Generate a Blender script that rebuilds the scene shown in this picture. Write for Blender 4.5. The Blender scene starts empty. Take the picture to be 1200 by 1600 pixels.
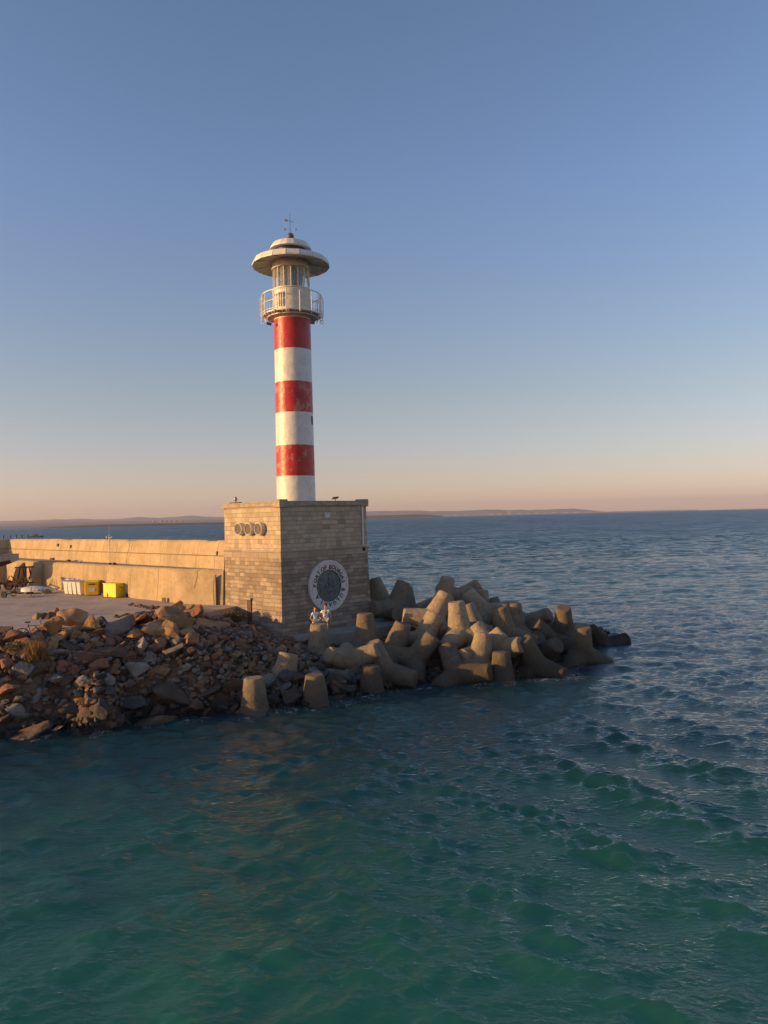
import bpy, bmesh, math, random
import numpy as np
from mathutils import Vector, Matrix, noise as mnoise
R = math.radians
S = bpy.context.scene
COL = S.collection
# ---------------------------------------------------------------- camera
CAMZ = 9.0; F = 1200.0; ROLL = R(1.35); PITCH = 8.1/1200
cam_d = bpy.data.cameras.new('camera'); cam = bpy.data.objects.new('camera', cam_d); COL.objects.link(cam)
cam_d.sensor_fit = 'VERTICAL'; cam_d.sensor_height = 36; cam_d.sensor_width = 27; cam_d.lens = F/1600*36
cam_d.clip_start = 0.3; cam_d.clip_end = 120000
_f = Vector((0, math.cos(PITCH), math.sin(PITCH))); _u0 = Vector((0, -math.sin(PITCH), math.cos(PITCH))); _r0 = Vector((1, 0, 0))
_r = math.cos(ROLL)*_r0 - math.sin(ROLL)*_u0; _u = math.sin(ROLL)*_r0 + math.cos(ROLL)*_u0
m = Matrix((_r, _u, -_f)).transposed().to_4x4(); m.translation = Vector((0, 0, CAMZ)); cam.matrix_world = m
S.camera = cam
def P(px, py, D):                      # where a thing seen at (px,py) stands when it is D metres ahead
    d = _f + _r*((px-600)/F) - _u*((py-800)/F)
    return Vector((0, 0, CAMZ)) + d*(D/d.y)
def G(px, py, z=0.0):                  # the same, for a point known to lie at height z
    d = _f + _r*((px-600)/F) - _u*((py-800)/F)
    return Vector((0, 0, CAMZ)) + d*((z-CAMZ)/d.z)
# ---------------------------------------------------------------- sky, sun, exposure
SUN_EL = R(9.0); SUN_AZ = R(256)       # compass-like, clockwise from +Y: the sun stands at the left, a little behind the camera
W = bpy.data.worlds.new('World'); S.world = W; W.use_nodes = True
wn = W.node_tree; bg = wn.nodes['Background']
sky = wn.nodes.new('ShaderNodeTexSky'); sky.sky_type = 'NISHITA'; sky.sun_disc = False
sky.sun_elevation = SUN_EL; sky.sun_rotation = SUN_AZ; sky.altitude = 0; sky.air_density = 1.0; sky.dust_density = 0.3; sky.ozone_density = 1.0
tc = wn.nodes.new('ShaderNodeTexCoord'); sx = wn.nodes.new('ShaderNodeSeparateXYZ'); wn.links.new(tc.outputs['Generated'], sx.inputs[0])
cr = wn.nodes.new('ShaderNodeValToRGB'); wn.links.new(sx.outputs[2], cr.inputs[0])          # colour of the evening air by height in the sky
for i, (p_, c_) in enumerate(((0.0, (.98, .83, 1.36)), (.06, (.97, .84, 1.12)), (.15, (1.0, .90, 1.02)), (.27, (1.03, 1.0, 1.20)), (.39, (1.04, 1.09, 1.40)), (.56, (.99, 1.08, 1.34)))):
    el_ = cr.color_ramp.elements[i] if i < 2 else cr.color_ramp.elements.new(p_)
    el_.position = p_; el_.color = (c_[0]/1.4, c_[1]/1.4, c_[2]/1.4, 1)
mx = wn.nodes.new('ShaderNodeMix'); mx.data_type = 'RGBA'; mx.blend_type = 'MULTIPLY'; mx.inputs[0].default_value = 1
wn.links.new(sky.outputs[0], mx.inputs[6]); wn.links.new(cr.outputs[0], mx.inputs[7]); wn.links.new(mx.outputs[2], bg.inputs[0]); bg.inputs[1].default_value = 0.15
sl = bpy.data.lights.new('sun', 'SUN'); so = bpy.data.objects.new('sun', sl); COL.objects.link(so)
sl.energy = 4.7; sl.angle = R(0.5); sl.color = (1.0, 0.58, 0.21)
sdir = Vector((math.sin(SUN_AZ)*math.cos(SUN_EL), math.cos(SUN_AZ)*math.cos(SUN_EL), math.sin(SUN_EL)))
so.rotation_euler = sdir.to_track_quat('Z', 'Y').to_euler(); so.location = (-60, 0, 40)
S.view_settings.view_transform = 'Standard'; S.view_settings.look = 'None'
S.view_settings.exposure = 0.5; S.view_settings.gamma = 1
S.render.resolution_x = 768; S.render.resolution_y = 1024
# ---------------------------------------------------------------- helpers
def tag(o, label=None, cat=None, group=None, kind=None):
    if label: o['label'] = label
    if cat: o['category'] = cat
    if group: o['group'] = group
    if kind: o['kind'] = kind
    return o
def empty(name, loc, rz=0.0):
    o = bpy.data.objects.new(name, None); COL.objects.link(o); o.location = loc; o.rotation_euler = (0, 0, rz); o.empty_display_size = .2
    return o
def mob(name, bm, mat, parent=None, smooth=False, angle=None):
    me = bpy.data.meshes.new(name); 
    bmesh.ops.recalc_face_normals(bm, faces=bm.faces[:])
    bm.to_mesh(me); bm.free(); me.materials.append(mat)
    if smooth: me.polygons.foreach_set('use_smooth', [True]*len(me.polygons))
    if angle is not None: me.set_sharp_from_angle(angle=R(angle))
    o = bpy.data.objects.new(name, me); COL.objects.link(o)
    if parent: o.parent = parent
    return o
def box(bm, lo, hi, bev=0.0):
    r = bmesh.ops.create_cube(bm, size=1.0)
    for v in r['verts']:
        v.co = Vector([lo[i] + (v.co[i]+.5)*(hi[i]-lo[i]) for i in range(3)])
    if bev > 0:
        es = list({e for v in r['verts'] for e in v.link_edges})
        bmesh.ops.bevel(bm, geom=es, offset=bev, segments=2, affect='EDGES', profile=.5)
def cyl(bm, p0, p1, r0, r1=None, n=12, caps=True):
    p0 = Vector(p0); p1 = Vector(p1); r1 = r0 if r1 is None else r1
    q = (p1-p0).to_track_quat('Z', 'Y')
    a = [bm.verts.new(p0 + q @ Vector((r0*math.cos(2*math.pi*i/n), r0*math.sin(2*math.pi*i/n), 0))) for i in range(n)]
    b = [bm.verts.new(p1 + q @ Vector((r1*math.cos(2*math.pi*i/n), r1*math.sin(2*math.pi*i/n), 0))) for i in range(n)]
    for i in range(n): bm.faces.new((a[i], a[(i+1) % n], b[(i+1) % n], b[i]))
    if caps: bm.faces.new(a[::-1]); bm.faces.new(b)
def tube(bm, pts, r, n=8):
    for a, b in zip(pts[:-1], pts[1:]): cyl(bm, a, b, r, r, n)
def lathe(bm, prof, n=32, c=(0, 0, 0), closed=False, a0=0.0):
    rings = []
    for r, z in prof:
        rings.append([bm.verts.new((c[0]+r*math.cos(a0+2*math.pi*i/n), c[1]+r*math.sin(a0+2*math.pi*i/n), c[2]+z)) for i in range(n)])
    k = len(rings)
    for j in range(k if closed else k-1):
        A = rings[j]; B = rings[(j+1) % k]
        for i in range(n): bm.faces.new((A[i], A[(i+1) % n], B[(i+1) % n], B[i]))
    if not closed:
        if prof[0][0] > 1e-4: bm.faces.new(rings[0][::-1])
        if prof[-1][0] > 1e-4: bm.faces.new(rings[-1])
    bmesh.ops.remove_doubles(bm, verts=bm.verts[:], dist=1e-5)
def prism(bm, poly, z0, z1):
    a = [bm.verts.new((p[0], p[1], z0)) for p in poly]; b = [bm.verts.new((p[0], p[1], z1)) for p in poly]
    n = len(poly)
    for i in range(n): bm.faces.new((a[i], a[(i+1) % n], b[(i+1) % n], b[i]))
    bm.faces.new(a[::-1]); bm.faces.new(b)
def extr(bm, poly3, vec):              # polygon of 3-D points pushed along a vector
    vec = Vector(vec); a = [bm.verts.new(p) for p in poly3]; b = [bm.verts.new(Vector(p)+vec) for p in poly3]; n = len(a)
    for i in range(n): bm.faces.new((a[i], a[(i+1) % n], b[(i+1) % n], b[i]))
    bm.faces.new(a[::-1]); bm.faces.new(b)
# ---------------------------------------------------------------- node material helpers
class NT:
    def __init__(s, name):
        s.m = bpy.data.materials.new(name); s.m.use_nodes = True; s.t = s.m.node_tree; s.b = s.t.nodes['Principled BSDF']
    def n(s, typ, **k):
        x = s.t.nodes.new('ShaderNode'+typ)
        for a, v in k.items(): setattr(x, a, v)
        return x
    def l(s, a, b): s.t.links.new(a, b)
    def set(s, sock, v):
        if hasattr(v, 'is_output') or isinstance(v, bpy.types.NodeSocket): s.l(v, sock)
        elif isinstance(v, (tuple, list)) and len(v) == 3 and sock.type == 'RGBA': sock.default_value = (*v, 1)
        else: sock.default_value = v
    def math(s, op, a, b=0.0, c=0.0, clamp=False):
        x = s.n('Math', operation=op, use_clamp=clamp); s.set(x.inputs[0], a); s.set(x.inputs[1], b); s.set(x.inputs[2], c); return x.outputs[0]
    def mix(s, f, a, b, mode='MIX'):
        x = s.n('Mix', data_type='RGBA', blend_type=mode); s.set(x.inputs[0], f); s.set(x.inputs[6], a); s.set(x.inputs[7], b); return x.outputs[2]
    def noise(s, vec, scale, detail=4, rough=.55, dist=0.0):
        x = s.n('TexNoise'); s.l(vec, x.inputs['Vector']); x.inputs['Scale'].default_value = scale; x.inputs['Detail'].default_value = detail
        x.inputs['Roughness'].default_value = rough; x.inputs['Distortion'].default_value = dist; return x.outputs[0]
    def ramp(s, f, lo, hi, a=0.0, b=1.0):
        x = s.n('MapRange', clamp=True); s.set(x.inputs[0], f); x.inputs[1].default_value = lo; x.inputs[2].default_value = hi
        x.inputs[3].default_value = a; x.inputs[4].default_value = b; return x.outputs[0]
    def bump(s, h, dist, strength=1.0, nrm=None):
        x = s.n('Bump'); s.l(h, x.inputs['Height']); x.inputs['Distance'].default_value = dist; x.inputs['Strength'].default_value = strength
        if nrm is not None: s.l(nrm, x.inputs['Normal'])
        return x.outputs[0]
    def obj(s): return s.n('TexCoord').outputs['Object']
    def pos(s): return s.n('NewGeometry').outputs['Position']
    def col(s, v): s.set(s.b.inputs['Base Color'], v)
    def nrm(s, v): s.l(v, s.b.inputs['Normal'])
    def rough(s, v): s.set(s.b.inputs['Roughness'], v)
def simple(name, c, rough=.6, var=.25, scale=3.0, bump=0.0, metal=0.0, bscale=20.0):
    t = NT(name); v = t.obj(); a = t.noise(v, scale, 5)
    c2 = tuple(x*(1-var) for x in c); c1 = tuple(min(1, x*(1+var*.6)) for x in c)
    t.col(t.mix(t.ramp(a, .3, .7), c2, c1)); t.rough(rough); t.b.inputs['Metallic'].default_value = metal
    if bump: t.nrm(t.bump(t.noise(v, bscale, 4), bump))
    return t.m
def masonry(name, bw, bh, c_a, c_b, mortar, var=.5, bump=.02, stain=.4, mw=.022):
    t = NT(name); v = t.obj(); sp = t.n('SeparateXYZ'); t.l(v, sp.inputs[0])
    wob = t.math('MULTIPLY', t.math('SUBTRACT', t.noise(v, 1.1, 3), .5), .10)
    u = t.math('ADD', t.math('ADD', sp.outputs[0], sp.outputs[1]), wob)
    z = t.math('ADD', sp.outputs[2], t.math('MULTIPLY', wob, .6)); zr = t.math('DIVIDE', z, bh); row = t.math('FLOOR', zr)
    wn_ = t.n('TexWhiteNoise', noise_dimensions='1D'); t.l(row, wn_.inputs['W'])
    w = t.math('MULTIPLY', t.math('ADD', t.math('MULTIPLY', wn_.outputs[0], 1.0), .55), bw)
    u2 = t.math('DIVIDE', t.math('ADD', u, t.math('MULTIPLY', wn_.outputs[0], 7.3)), w)
    cell = t.math('FLOOR', u2); fu = t.math('MULTIPLY', t.math('FRACT', u2), w); fz = t.math('MULTIPLY', t.math('FRACT', zr), bh)
    du = t.math('MINIMUM', fu, t.math('SUBTRACT', w, fu)); dz = t.math('MINIMUM', fz, t.math('SUBTRACT', bh, fz))
    d = t.math('ADD', t.math('MINIMUM', du, dz), t.math('MULTIPLY', t.math('SUBTRACT', t.noise(v, 9, 3), .5), .02))
    mask = t.ramp(d, mw*.4, mw)                      # 0 mortar, 1 stone
    cc = t.n('CombineXYZ'); t.l(cell, cc.inputs[0]); t.l(row, cc.inputs[1])
    w2 = t.n('TexWhiteNoise', noise_dimensions='2D'); t.l(cc.outputs[0], w2.inputs['Vector'])
    stone = t.mix(t.ramp(w2.outputs[0], .5-var*.75, .5+var*.75), c_a, c_b)
    stone = t.mix(t.ramp(t.noise(v, 6, 6, .7), .25, .75, 0, .45), stone, tuple(x*.5 for x in c_a))
    dark = t.ramp(w2.outputs[0], .72, .95, 0, .65)
    stone = t.mix(dark, stone, tuple(x*.35 for x in c_a))
    c = t.mix(t.ramp(mask, 0, 1, .5, 1), mortar, stone)
    c = t.mix(t.ramp(t.noise(v, .55, 5, .6), .45, .75, 0, stain), c, tuple(x*.4 for x in c_a))
    t.col(c); t.rough(.9)
    h = t.math('ADD', t.math('MULTIPLY', mask, 1.0), t.math('MULTIPLY', t.math('ADD', t.noise(v, 14, 5, .65), t.math('MULTIPLY', w2.outputs[0], .6)), .9))
    t.nrm(t.bump(h, bump)); return t.m
M = {}
M['ashlar_up'] = masonry('ashlar_upper', .55, .27, (.44, .35, .24), (.62, .51, .36), (.27, .215, .155), .45, .016, .45)
M['ashlar_low'] = masonry('ashlar_lower', .62, .24, (.27, .21, .155), (.54, .43, .31), (.24, .19, .14), .5, .024, .7)
M['band'] = masonry('band_stone', .9, .47, (.36, .285, .205), (.50, .41, .29), (.17, .14, .11), .5, .015, .3)
M['cornice'] = simple('cornice_stone', (.36, .30, .22), .9, .35, 4, .02)
M['white'] = simple('white_metal_paint', (.70, .68, .62), .5, .14, 2.5, .004)
M['cream'] = simple('cream_paint', (.62, .58, .48), .5, .18, 3, .004)
M['dark'] = simple('dark_metal', (.03, .03, .032), .5, .3, 6)
M['bronze'] = simple('weathered_bronze', (.10, .085, .07), .5, .4, 9, .004)
M['ringconc'] = simple('pale_ring_concrete', (.60, .57, .54), .85, .22, 5, .012)
M['patina'] = simple('green_bronze_relief', (.085, .115, .115), .5, .55, 4.5, .05, .0, 7)
M['letter'] = simple('bronze_letters', (.035, .035, .03), .6, .3, 9)
M['steel'] = simple('galvanised_steel', (.32, .32, .33), .45, .3, 8, 0, .5)
M['rust'] = simple('rusty_steel', (.13, .06, .035), .85, .5, 10, .006)
M['rubber'] = simple('black_rubber', (.02, .02, .02), .8, .3, 8)
M['binwhite'] = simple('white_bin_plastic', (.62, .58, .52), .5, .18, 5)
M['yellow'] = simple('yellow_plastic', (.80, .62, .02), .45, .15, 3)
M['amber'] = simple('amber_plastic', (.72, .42, .02), .5, .18, 4)
M['hull'] = simple('weathered_hull_paint', (.40, .38, .37), .6, .3, 2)
M['antifoul'] = simple('red_antifouling', (.12, .035, .025), .8, .4, 5)
M['wood'] = simple('weathered_wood', (.16, .11, .075), .85, .4, 7, .01)
M['board'] = simple('dark_timber_door', (.10, .06, .035), .8, .4, 8, .01)
M['pane'] = simple('dark_bronze_pane', (.075, .05, .035), .6, .3, 8)
M['lens'] = simple('grey_lens_optic', (.16, .17, .18), .2, .4, 6)
t = NT('glass'); t.b.inputs['Base Color'].default_value = (.8, .85, .85, 1); t.rough(.03)
t.b.inputs['Transmission Weight'].default_value = .8; t.b.inputs['IOR'].default_value = 1.45; M['glass'] = t.m
# striped tower paint
t = NT('striped_tower_paint'); v = t.obj(); sp = t.n('SeparateXYZ'); t.l(v, sp.inputs[0])
zz = t.math('ADD', sp.outputs[2], t.math('MULTIPLY', t.math('SUBTRACT', t.noise(v, 6, 2), .5), .03))
k = t.math('FRACT', t.math('DIVIDE', t.math('SUBTRACT', zz, 1.70), 4.05)); isred = t.math('MULTIPLY', t.math('LESS_THAN', k, .484), t.math('GREATER_THAN', zz, 1.70))
redc = t.mix(t.ramp(t.noise(v, 2.2, 6, .65), .35, .7), (.46, .020, .015), (.33, .016, .014))
patch = t.math('MULTIPLY', t.ramp(t.noise(v, 1.6, 7, .7, .4), 53e-2, .60), t.math('MULTIPLY', t.ramp(sp.outputs[2], 7.0, 9.0, 1, 0), .5))
redc = t.mix(patch, redc, (.48, .30, .25))
whc = t.mix(t.ramp(t.noise(v, 1.8, 7, .7), .45, .8), (.66, .645, .60), (.47, .45, .40))
chip = t.ramp(t.noise(v, 7, 5, .7), .72, .76, 0, .55); whc = t.mix(chip, whc, (.30, .27, .22))
mp2 = t.n('Mapping'); t.l(v, mp2.inputs[0]); mp2.inputs['Scale'].default_value = (3.5, 3.5, .28); run = t.ramp(t.noise(mp2.outputs[0], 1.4, 6, .65), .56, .74, 0, .5)
tw = t.mix(isred, whc, redc); tw = t.mix(run, tw, t.mix(1.0, tw, (.62, .52, .42), 'MULTIPLY'))
t.col(tw); t.rough(t.ramp(t.noise(v, 3, 4), .3, .7, .32, .5)); t.nrm(t.bump(t.noise(v, 2.5, 5, .6), .035)); M['tower'] = t.m
# in-situ concrete of the breakwater, with formwork joints
def conc(name, ca, cb, joint=2.2, hj=None, bump=.03):
    t = NT(name); v = t.obj(); sp = t.n('SeparateXYZ'); t.l(v, sp.inputs[0])
    c = t.mix(t.ramp(t.noise(v, .9, 7, .65), .3, .7), ca, cb)
    mp = t.n('Mapping'); t.l(v, mp.inputs[0]); mp.inputs['Scale'].default_value = (2.2, 2.2, .22)
    streak = t.ramp(t.noise(mp.outputs[0], 1.0, 5, .6), .52, .72, 0, .45); c = t.mix(streak, c, tuple(x*.45 for x in ca))
    yy = t.math('ADD', t.math('ADD', sp.outputs[1], sp.outputs[0]), t.math('MULTIPLY', t.noise(v, .5, 2), .3))
    fy = t.math('MULTIPLY', t.math('FRACT', t.math('DIVIDE', yy, joint)), joint); j = t.ramp(fy, .02, .07)
    if hj is not None:
        j = t.math('MULTIPLY', j, t.ramp(t.math('ABSOLUTE', t.math('SUBTRACT', sp.outputs[2], hj)), .015, .05))
    sl_ = t.math('FLOOR', t.math('DIVIDE', yy, joint)); w_ = t.n('TexWhiteNoise', noise_dimensions='1D'); t.l(sl_, w_.inputs['W'])
    c = t.mix(t.math('MULTIPLY', w_.outputs[0], .28), c, cb)
    c = t.mix(j, tuple(x*.55 for x in ca), c); c = t.mix(t.ramp(t.noise(v, 3.2, 8, .75), .5, .72, 0, .5), c, tuple(x*.5 for x in ca)); c = t.mix(t.ramp(t.noise(v, .35, 4), .5, .62, 0, .35), c, tuple(x*.6 for x in ca)); t.col(c); t.rough(.92)
    h = t.math('ADD', t.math('MULTIPLY', j, .25), t.noise(v, 7, 9, .75)); t.nrm(t.bump(h, bump)); return t.m
M['wall_up'] = conc('breakwater_parapet_concrete', (.38, .28, .165), (.53, .40, .235), 2.35, 6.75)
M['wall_low'] = conc('breakwater_lower_concrete', (.37, .275, .16), (.52, .39, .23), 3.6, None, .06)
M['walk'] = conc('walkway_concrete', (.24, .20, .16), (.32, .27, .21), 3.6)
M['quay'] = conc('quay_concrete', (.38, .30, .24), (.50, .40, .325), 6.0, None, .012)
M['apron'] = conc('apron_concrete', (.30, .26, .22), (.38, .33, .27), 2.5, None, .03)
# rock: colour of each stone comes from its object colour
def rockmat(name, use_obj=True, base=(.14, .1, .08)):
    t = NT(name); oi = t.n('ObjectInfo'); v = t.obj(); p = t.pos(); sp = t.n('SeparateXYZ'); t.l(p, sp.inputs[0])
    bc = oi.outputs['Color'] if use_obj else base
    if not use_obj:
        gi = t.n('NewGeometry'); rr = t.n('ValToRGB'); t.l(gi.outputs['Random Per Island'], rr.inputs[0]); rr.color_ramp.interpolation = 'CONSTANT'
        for i_, c_ in enumerate(((.22, .13, .085), (.14, .12, .11), (.30, .21, .14), (.11, .08, .06), (.24, .22, .20), (.30, .18, .10))):
            e_ = rr.color_ramp.elements[i_] if i_ < 2 else rr.color_ramp.elements.new(i_/6)
            e_.position = i_/6; e_.color = (*c_, 1)
        bc = rr.outputs[0]
    ad = t.n('VectorMath', operation='ADD'); t.l(v, ad.inputs[0]); rn = t.math('MULTIPLY', oi.outputs['Random'], 37.0)
    cx = t.n('CombineXYZ'); t.l(rn, cx.inputs[0]); t.l(rn, cx.inputs[2]); t.l(cx.outputs[0], ad.inputs[1]); v = ad.outputs[0]
    a = t.noise(v, 1.6, 8, .7, .3); b = t.noise(v, 7, 6, .7)
    c = t.mix(t.ramp(a, .35, .68), t.mix(1.0, bc, (.55, .52, .5), 'MULTIPLY'), t.mix(1.0, bc, (1.35, 1.2, 1.05), 'MULTIPLY'))
    c = t.mix(t.ramp(b, .58, .75, 0, .4), c, (.30, .25, .19))
    c = t.mix(t.ramp(b, .42, .25, 0, .5), c, (.04, .03, .025))
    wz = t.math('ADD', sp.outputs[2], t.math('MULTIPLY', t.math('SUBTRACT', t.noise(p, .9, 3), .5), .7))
    c = t.mix(t.ramp(wz, .6, 1.6, .4, 0), c, (.035, .032, .028))  # low stones darkened: shade of the lower slope painted into the colour
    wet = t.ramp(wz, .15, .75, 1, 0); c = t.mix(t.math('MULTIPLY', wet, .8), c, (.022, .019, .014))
    t.col(c); t.rough(t.ramp(wet, 0, 1, .9, .35))
    t.nrm(t.bump(t.math('ADD', t.noise(v, 4, 9, .72), t.math('MULTIPLY', t.noise(v, 1.3, 5), 1.2)), .16)); return t.m
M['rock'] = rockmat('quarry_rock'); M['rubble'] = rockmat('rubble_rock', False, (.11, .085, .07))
# tetrapod concrete
t = NT('tetrapod_concrete'); oi = t.n('ObjectInfo'); v0 = t.obj(); p = t.pos(); sp = t.n('SeparateXYZ'); t.l(p, sp.inputs[0])
ad = t.n('VectorMath', operation='ADD'); t.l(v0, ad.inputs[0]); rn = t.math('MULTIPLY', oi.outputs['Random'], 51.0)
cx = t.n('CombineXYZ'); t.l(rn, cx.inputs[1]); t.l(rn, cx.inputs[0]); t.l(cx.outputs[0], ad.inputs[1]); v = ad.outputs[0]
c = t.mix(t.ramp(t.noise(v, 1.1, 8, .68), .32, .68), (.23, .18, .12), (.40, .315, .205))
c = t.mix(t.ramp(t.noise(v, 3.5, 8, .78), .50, .66, 0, .6), c, (.12, .095, .068))
c = t.mix(t.ramp(t.noise(v, 22, 4, .7), .62, .7, 0, .5), c, (.10, .085, .065))
c = t.mix(t.ramp(oi.outputs['Random'], 0, 1, 0, .30), c, (.20, .165, .13))
wz = t.math('ADD', sp.outputs[2], t.math('MULTIPLY', t.math('SUBTRACT', t.noise(p, .8, 4), .5), 1.1))
alg_shade = t.ramp(wz, .5, 2.5, 1, 0); c = t.mix(t.math('MULTIPLY', alg_shade, .72), c, (.060, .042, .027))  # algae near the water; higher up the same band paints in shade
wet = t.ramp(wz, .0, .4, 1, 0); c = t.mix(t.math('MULTIPLY', wet, .6), c, (.075, .035, .016))
wht = t.math('MULTIPLY', t.ramp(t.noise(v, 1.5, 6, .75, .5), .68, .70), .7); wht = t.math('MULTIPLY', wht, t.ramp(sp.outputs[2], .4, 2.3, 1, 0)); c = t.mix(wht, c, (.48, .46, .42))
vo = t.n('TexVoronoi', feature='DISTANCE_TO_EDGE'); t.l(v, vo.inputs['Vector']); vo.inputs['Scale'].default_value = .75; crk = t.math('MULTIPLY', t.ramp(t.math('ADD', vo.outputs[0], t.math('MULTIPLY', t.noise(v, 6, 4), .03)), .014, .026, 1, 0), .55); c = t.mix(crk, c, (.07, .055, .04))
c = t.mix(1.0, c, oi.outputs['Color'], 'MULTIPLY')
t.col(c); t.rough(t.ramp(wet, 0, 1, .88, .4))
t.nrm(t.bump(t.math('ADD', t.noise(v, 9, 8, .75), t.math('MULTIPLY', t.noise(v, 2.5, 4), .8)), .10)); M['tetra'] = t.m
# ---------------------------------------------------------------- sea
def build_sea():
    rs = np.random.RandomState(7)
    ys = [5.0]
    while ys[-1] < 260: ys.append(ys[-1]*1.0045)
    g = 1.006
    while ys[-1] < 14500: ys.append(ys[-1]*g); g = min(g*1.01, 1.09)
    ys = np.array(ys); nx = 860; xs = np.linspace(-1, 1, nx); xs = xs*(0.72+.28*xs*xs)
    Y = np.repeat(ys[:, None], nx, 1); X = xs[None, :]*(Y*.95+8)
    sp = np.maximum(np.gradient(ys)[:, None]*np.ones(nx)[None, :], (Y*.95+8)*2/nx)
    Z = np.zeros_like(X); DX = np.zeros_like(X); DY = np.zeros_like(X); lim = Y[:, 0] < 2500; nr = int(lim.sum())
    x = X[:nr]; y = Y[:nr]; s = sp[:nr]
    wavs = []
    for i in range(150):
        lam = math.exp(rs.uniform(math.log(.17), math.log(2.6))) if i % 5 else rs.uniform(2.6, 7)
        main = R(-68) if i % 3 else R(-120)           # direction the waves run
        th = main + rs.normal()*(.38 if lam > 2 else .5)
        sl = .037*(1.0 if lam < 1.3 else .55 if lam < 3 else .30); wavs.append((lam, th, sl, rs.uniform(0, 6.28)))
    patch = .9+.22*np.sin(x*.21+y*.13+1)*np.sin(y*.17-x*.09)+.1*np.sin(x*.55-y*.31)
    sw = 1/(1+np.exp(-(x-1.5)/2.5)); env = np.clip((46-y)/14, 0, 1); H = np.zeros_like(x)
    for side in (0, 1):                       # two crossing wakes of long low waves
        wgt = env*(sw if side else .8*(1-sw))
        for i in range(6):
            lam = rs.uniform(2.2, 4.6); th = R((27 if side else -28)+rs.normal()*9); k_ = 2*math.pi/lam; a = .027*lam/(2*math.pi)
            c_ = np.cos(k_*(x*math.cos(th)+y*math.sin(th))+rs.uniform(0, 6.28)+.8*np.sin(.22*x+.3*i)+.8*np.sin(.19*y+i)); H += wgt*a*(c_+.35*c_*c_)
    crest = np.clip(1+H/.045, .35, 2.4); Z[:nr] += H; patch = patch*crest*(1-.08/(1+np.exp((x-1)/2.0)))
    for lam, th, sl, ph in wavs:
        k_ = 2*math.pi/lam; a = sl*lam/(2*math.pi); f = np.clip((lam/s-2.2)/2.2, 0, 1)
        arg = k_*(x*math.cos(th)+y*math.sin(th))+ph+.9*np.sin(.13*x*math.sin(th)-.13*y*math.cos(th)+ph*3)
        am = a*f*(patch if lam < 1.6 else 1)
        Z[:nr] += am*np.cos(arg); sn = am*.5*np.sin(arg); DX[:nr] -= sn*math.cos(th); DY[:nr] -= sn*math.sin(th)
    for i in range(40):                       # open water beyond the pier head: longer waves
        lam = math.exp(rs.uniform(math.log(2.5), math.log(11))); th = R(-78)+rs.normal()*.5; k_ = 2*math.pi/lam; a = .017*lam/(2*math.pi)
        f = np.clip((lam/s-2.0)/2.0, 0, 1)*np.clip((y-55)/150, 0, 1)
        Z[:nr] += a*f*np.cos(k_*(x*math.cos(th)+y*math.sin(th))+rs.uniform(0, 6.28))
    V = np.stack([X+DX, Y+DY, Z], -1).reshape(-1, 3); nyv = len(ys)
    idx = np.arange(nyv*nx).reshape(nyv, nx); q = np.stack([idx[:-1, :-1], idx[:-1, 1:], idx[1:, 1:], idx[1:, :-1]], -1).reshape(-1, 4)
    me = bpy.data.meshes.new('sea'); me.vertices.add(len(V)); me.vertices.foreach_set('co', V.astype(np.float32).ravel())
    me.loops.add(q.size); me.loops.foreach_set('vertex_index', q.ravel().astype(np.int32)); me.polygons.add(len(q))
    me.polygons.foreach_set('loop_start', np.arange(0, q.size, 4, dtype=np.int32)); me.polygons.foreach_set('loop_total', np.full(len(q), 4, dtype=np.int32))
    me.polygons.foreach_set('use_smooth', np.ones(len(q), dtype=bool)); me.update(calc_edges=True)
    t = NT('sea_water'); p = t.pos()
    sp_ = t.n('SeparateXYZ'); t.l(p, sp_.inputs[0])
    mp = t.n('Mapping'); t.l(p, mp.inputs[0]); mp.inputs['Rotation'].default_value = (0, 0, R(20)); mp.inputs['Scale'].default_value = (.75, 1.35, 1)
    n1 = t.noise(mp.outputs[0], 5.2, 4, .58, .3); n2 = t.noise(mp.outputs[0], 1.1, 3, .55, .2); n3 = t.noise(mp.outputs[0], .30, 3, .55)
    far = t.ramp(sp_.outputs[1], 40, 150)
    bpn = t.n('Bump'); t.l(n1, bpn.inputs['Height']); bpn.inputs['Distance'].default_value = .13; t.l(t.ramp(sp_.outputs[0], -4, 4, .46, .56), bpn.inputs['Strength']); nm = bpn.outputs[0]     # calmer in the lee of the pier
    def slopes(vec, sc, amp, det=3):
        x_ = t.n('TexNoise'); t.l(vec, x_.inputs['Vector']); x_.inputs['Scale'].default_value = sc; x_.inputs['Detail'].default_value = det; x_.inputs['Roughness'].default_value = .6
        a_ = t.n('VectorMath', operation='SUBTRACT'); t.l(x_.outputs['Color'], a_.inputs[0]); a_.inputs[1].default_value = (.5, .5, .5)
        b_ = t.n('VectorMath', operation='MULTIPLY'); t.l(a_.outputs[0], b_.inputs[0]); b_.inputs[1].default_value = (amp, amp, 0); return b_.outputs[0]
    s1 = slopes(mp.outputs[0], 2.2, 1.3, 4); s2_ = slopes(mp.outputs[0], .45, 1.1, 3); s3 = slopes(mp.outputs[0], .06, .4, 3)
    ad_ = t.n('VectorMath', operation='ADD'); t.l(s1, ad_.inputs[0]); t.l(s2_, ad_.inputs[1]); ad2 = t.n('VectorMath', operation='ADD'); t.l(ad_.outputs[0], ad2.inputs[0]); t.l(s3, ad2.inputs[1])
    scl = t.n('VectorMath', operation='SCALE'); t.l(ad2.outputs[0], scl.inputs[0]); t.l(far, scl.inputs['Scale'])
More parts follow.
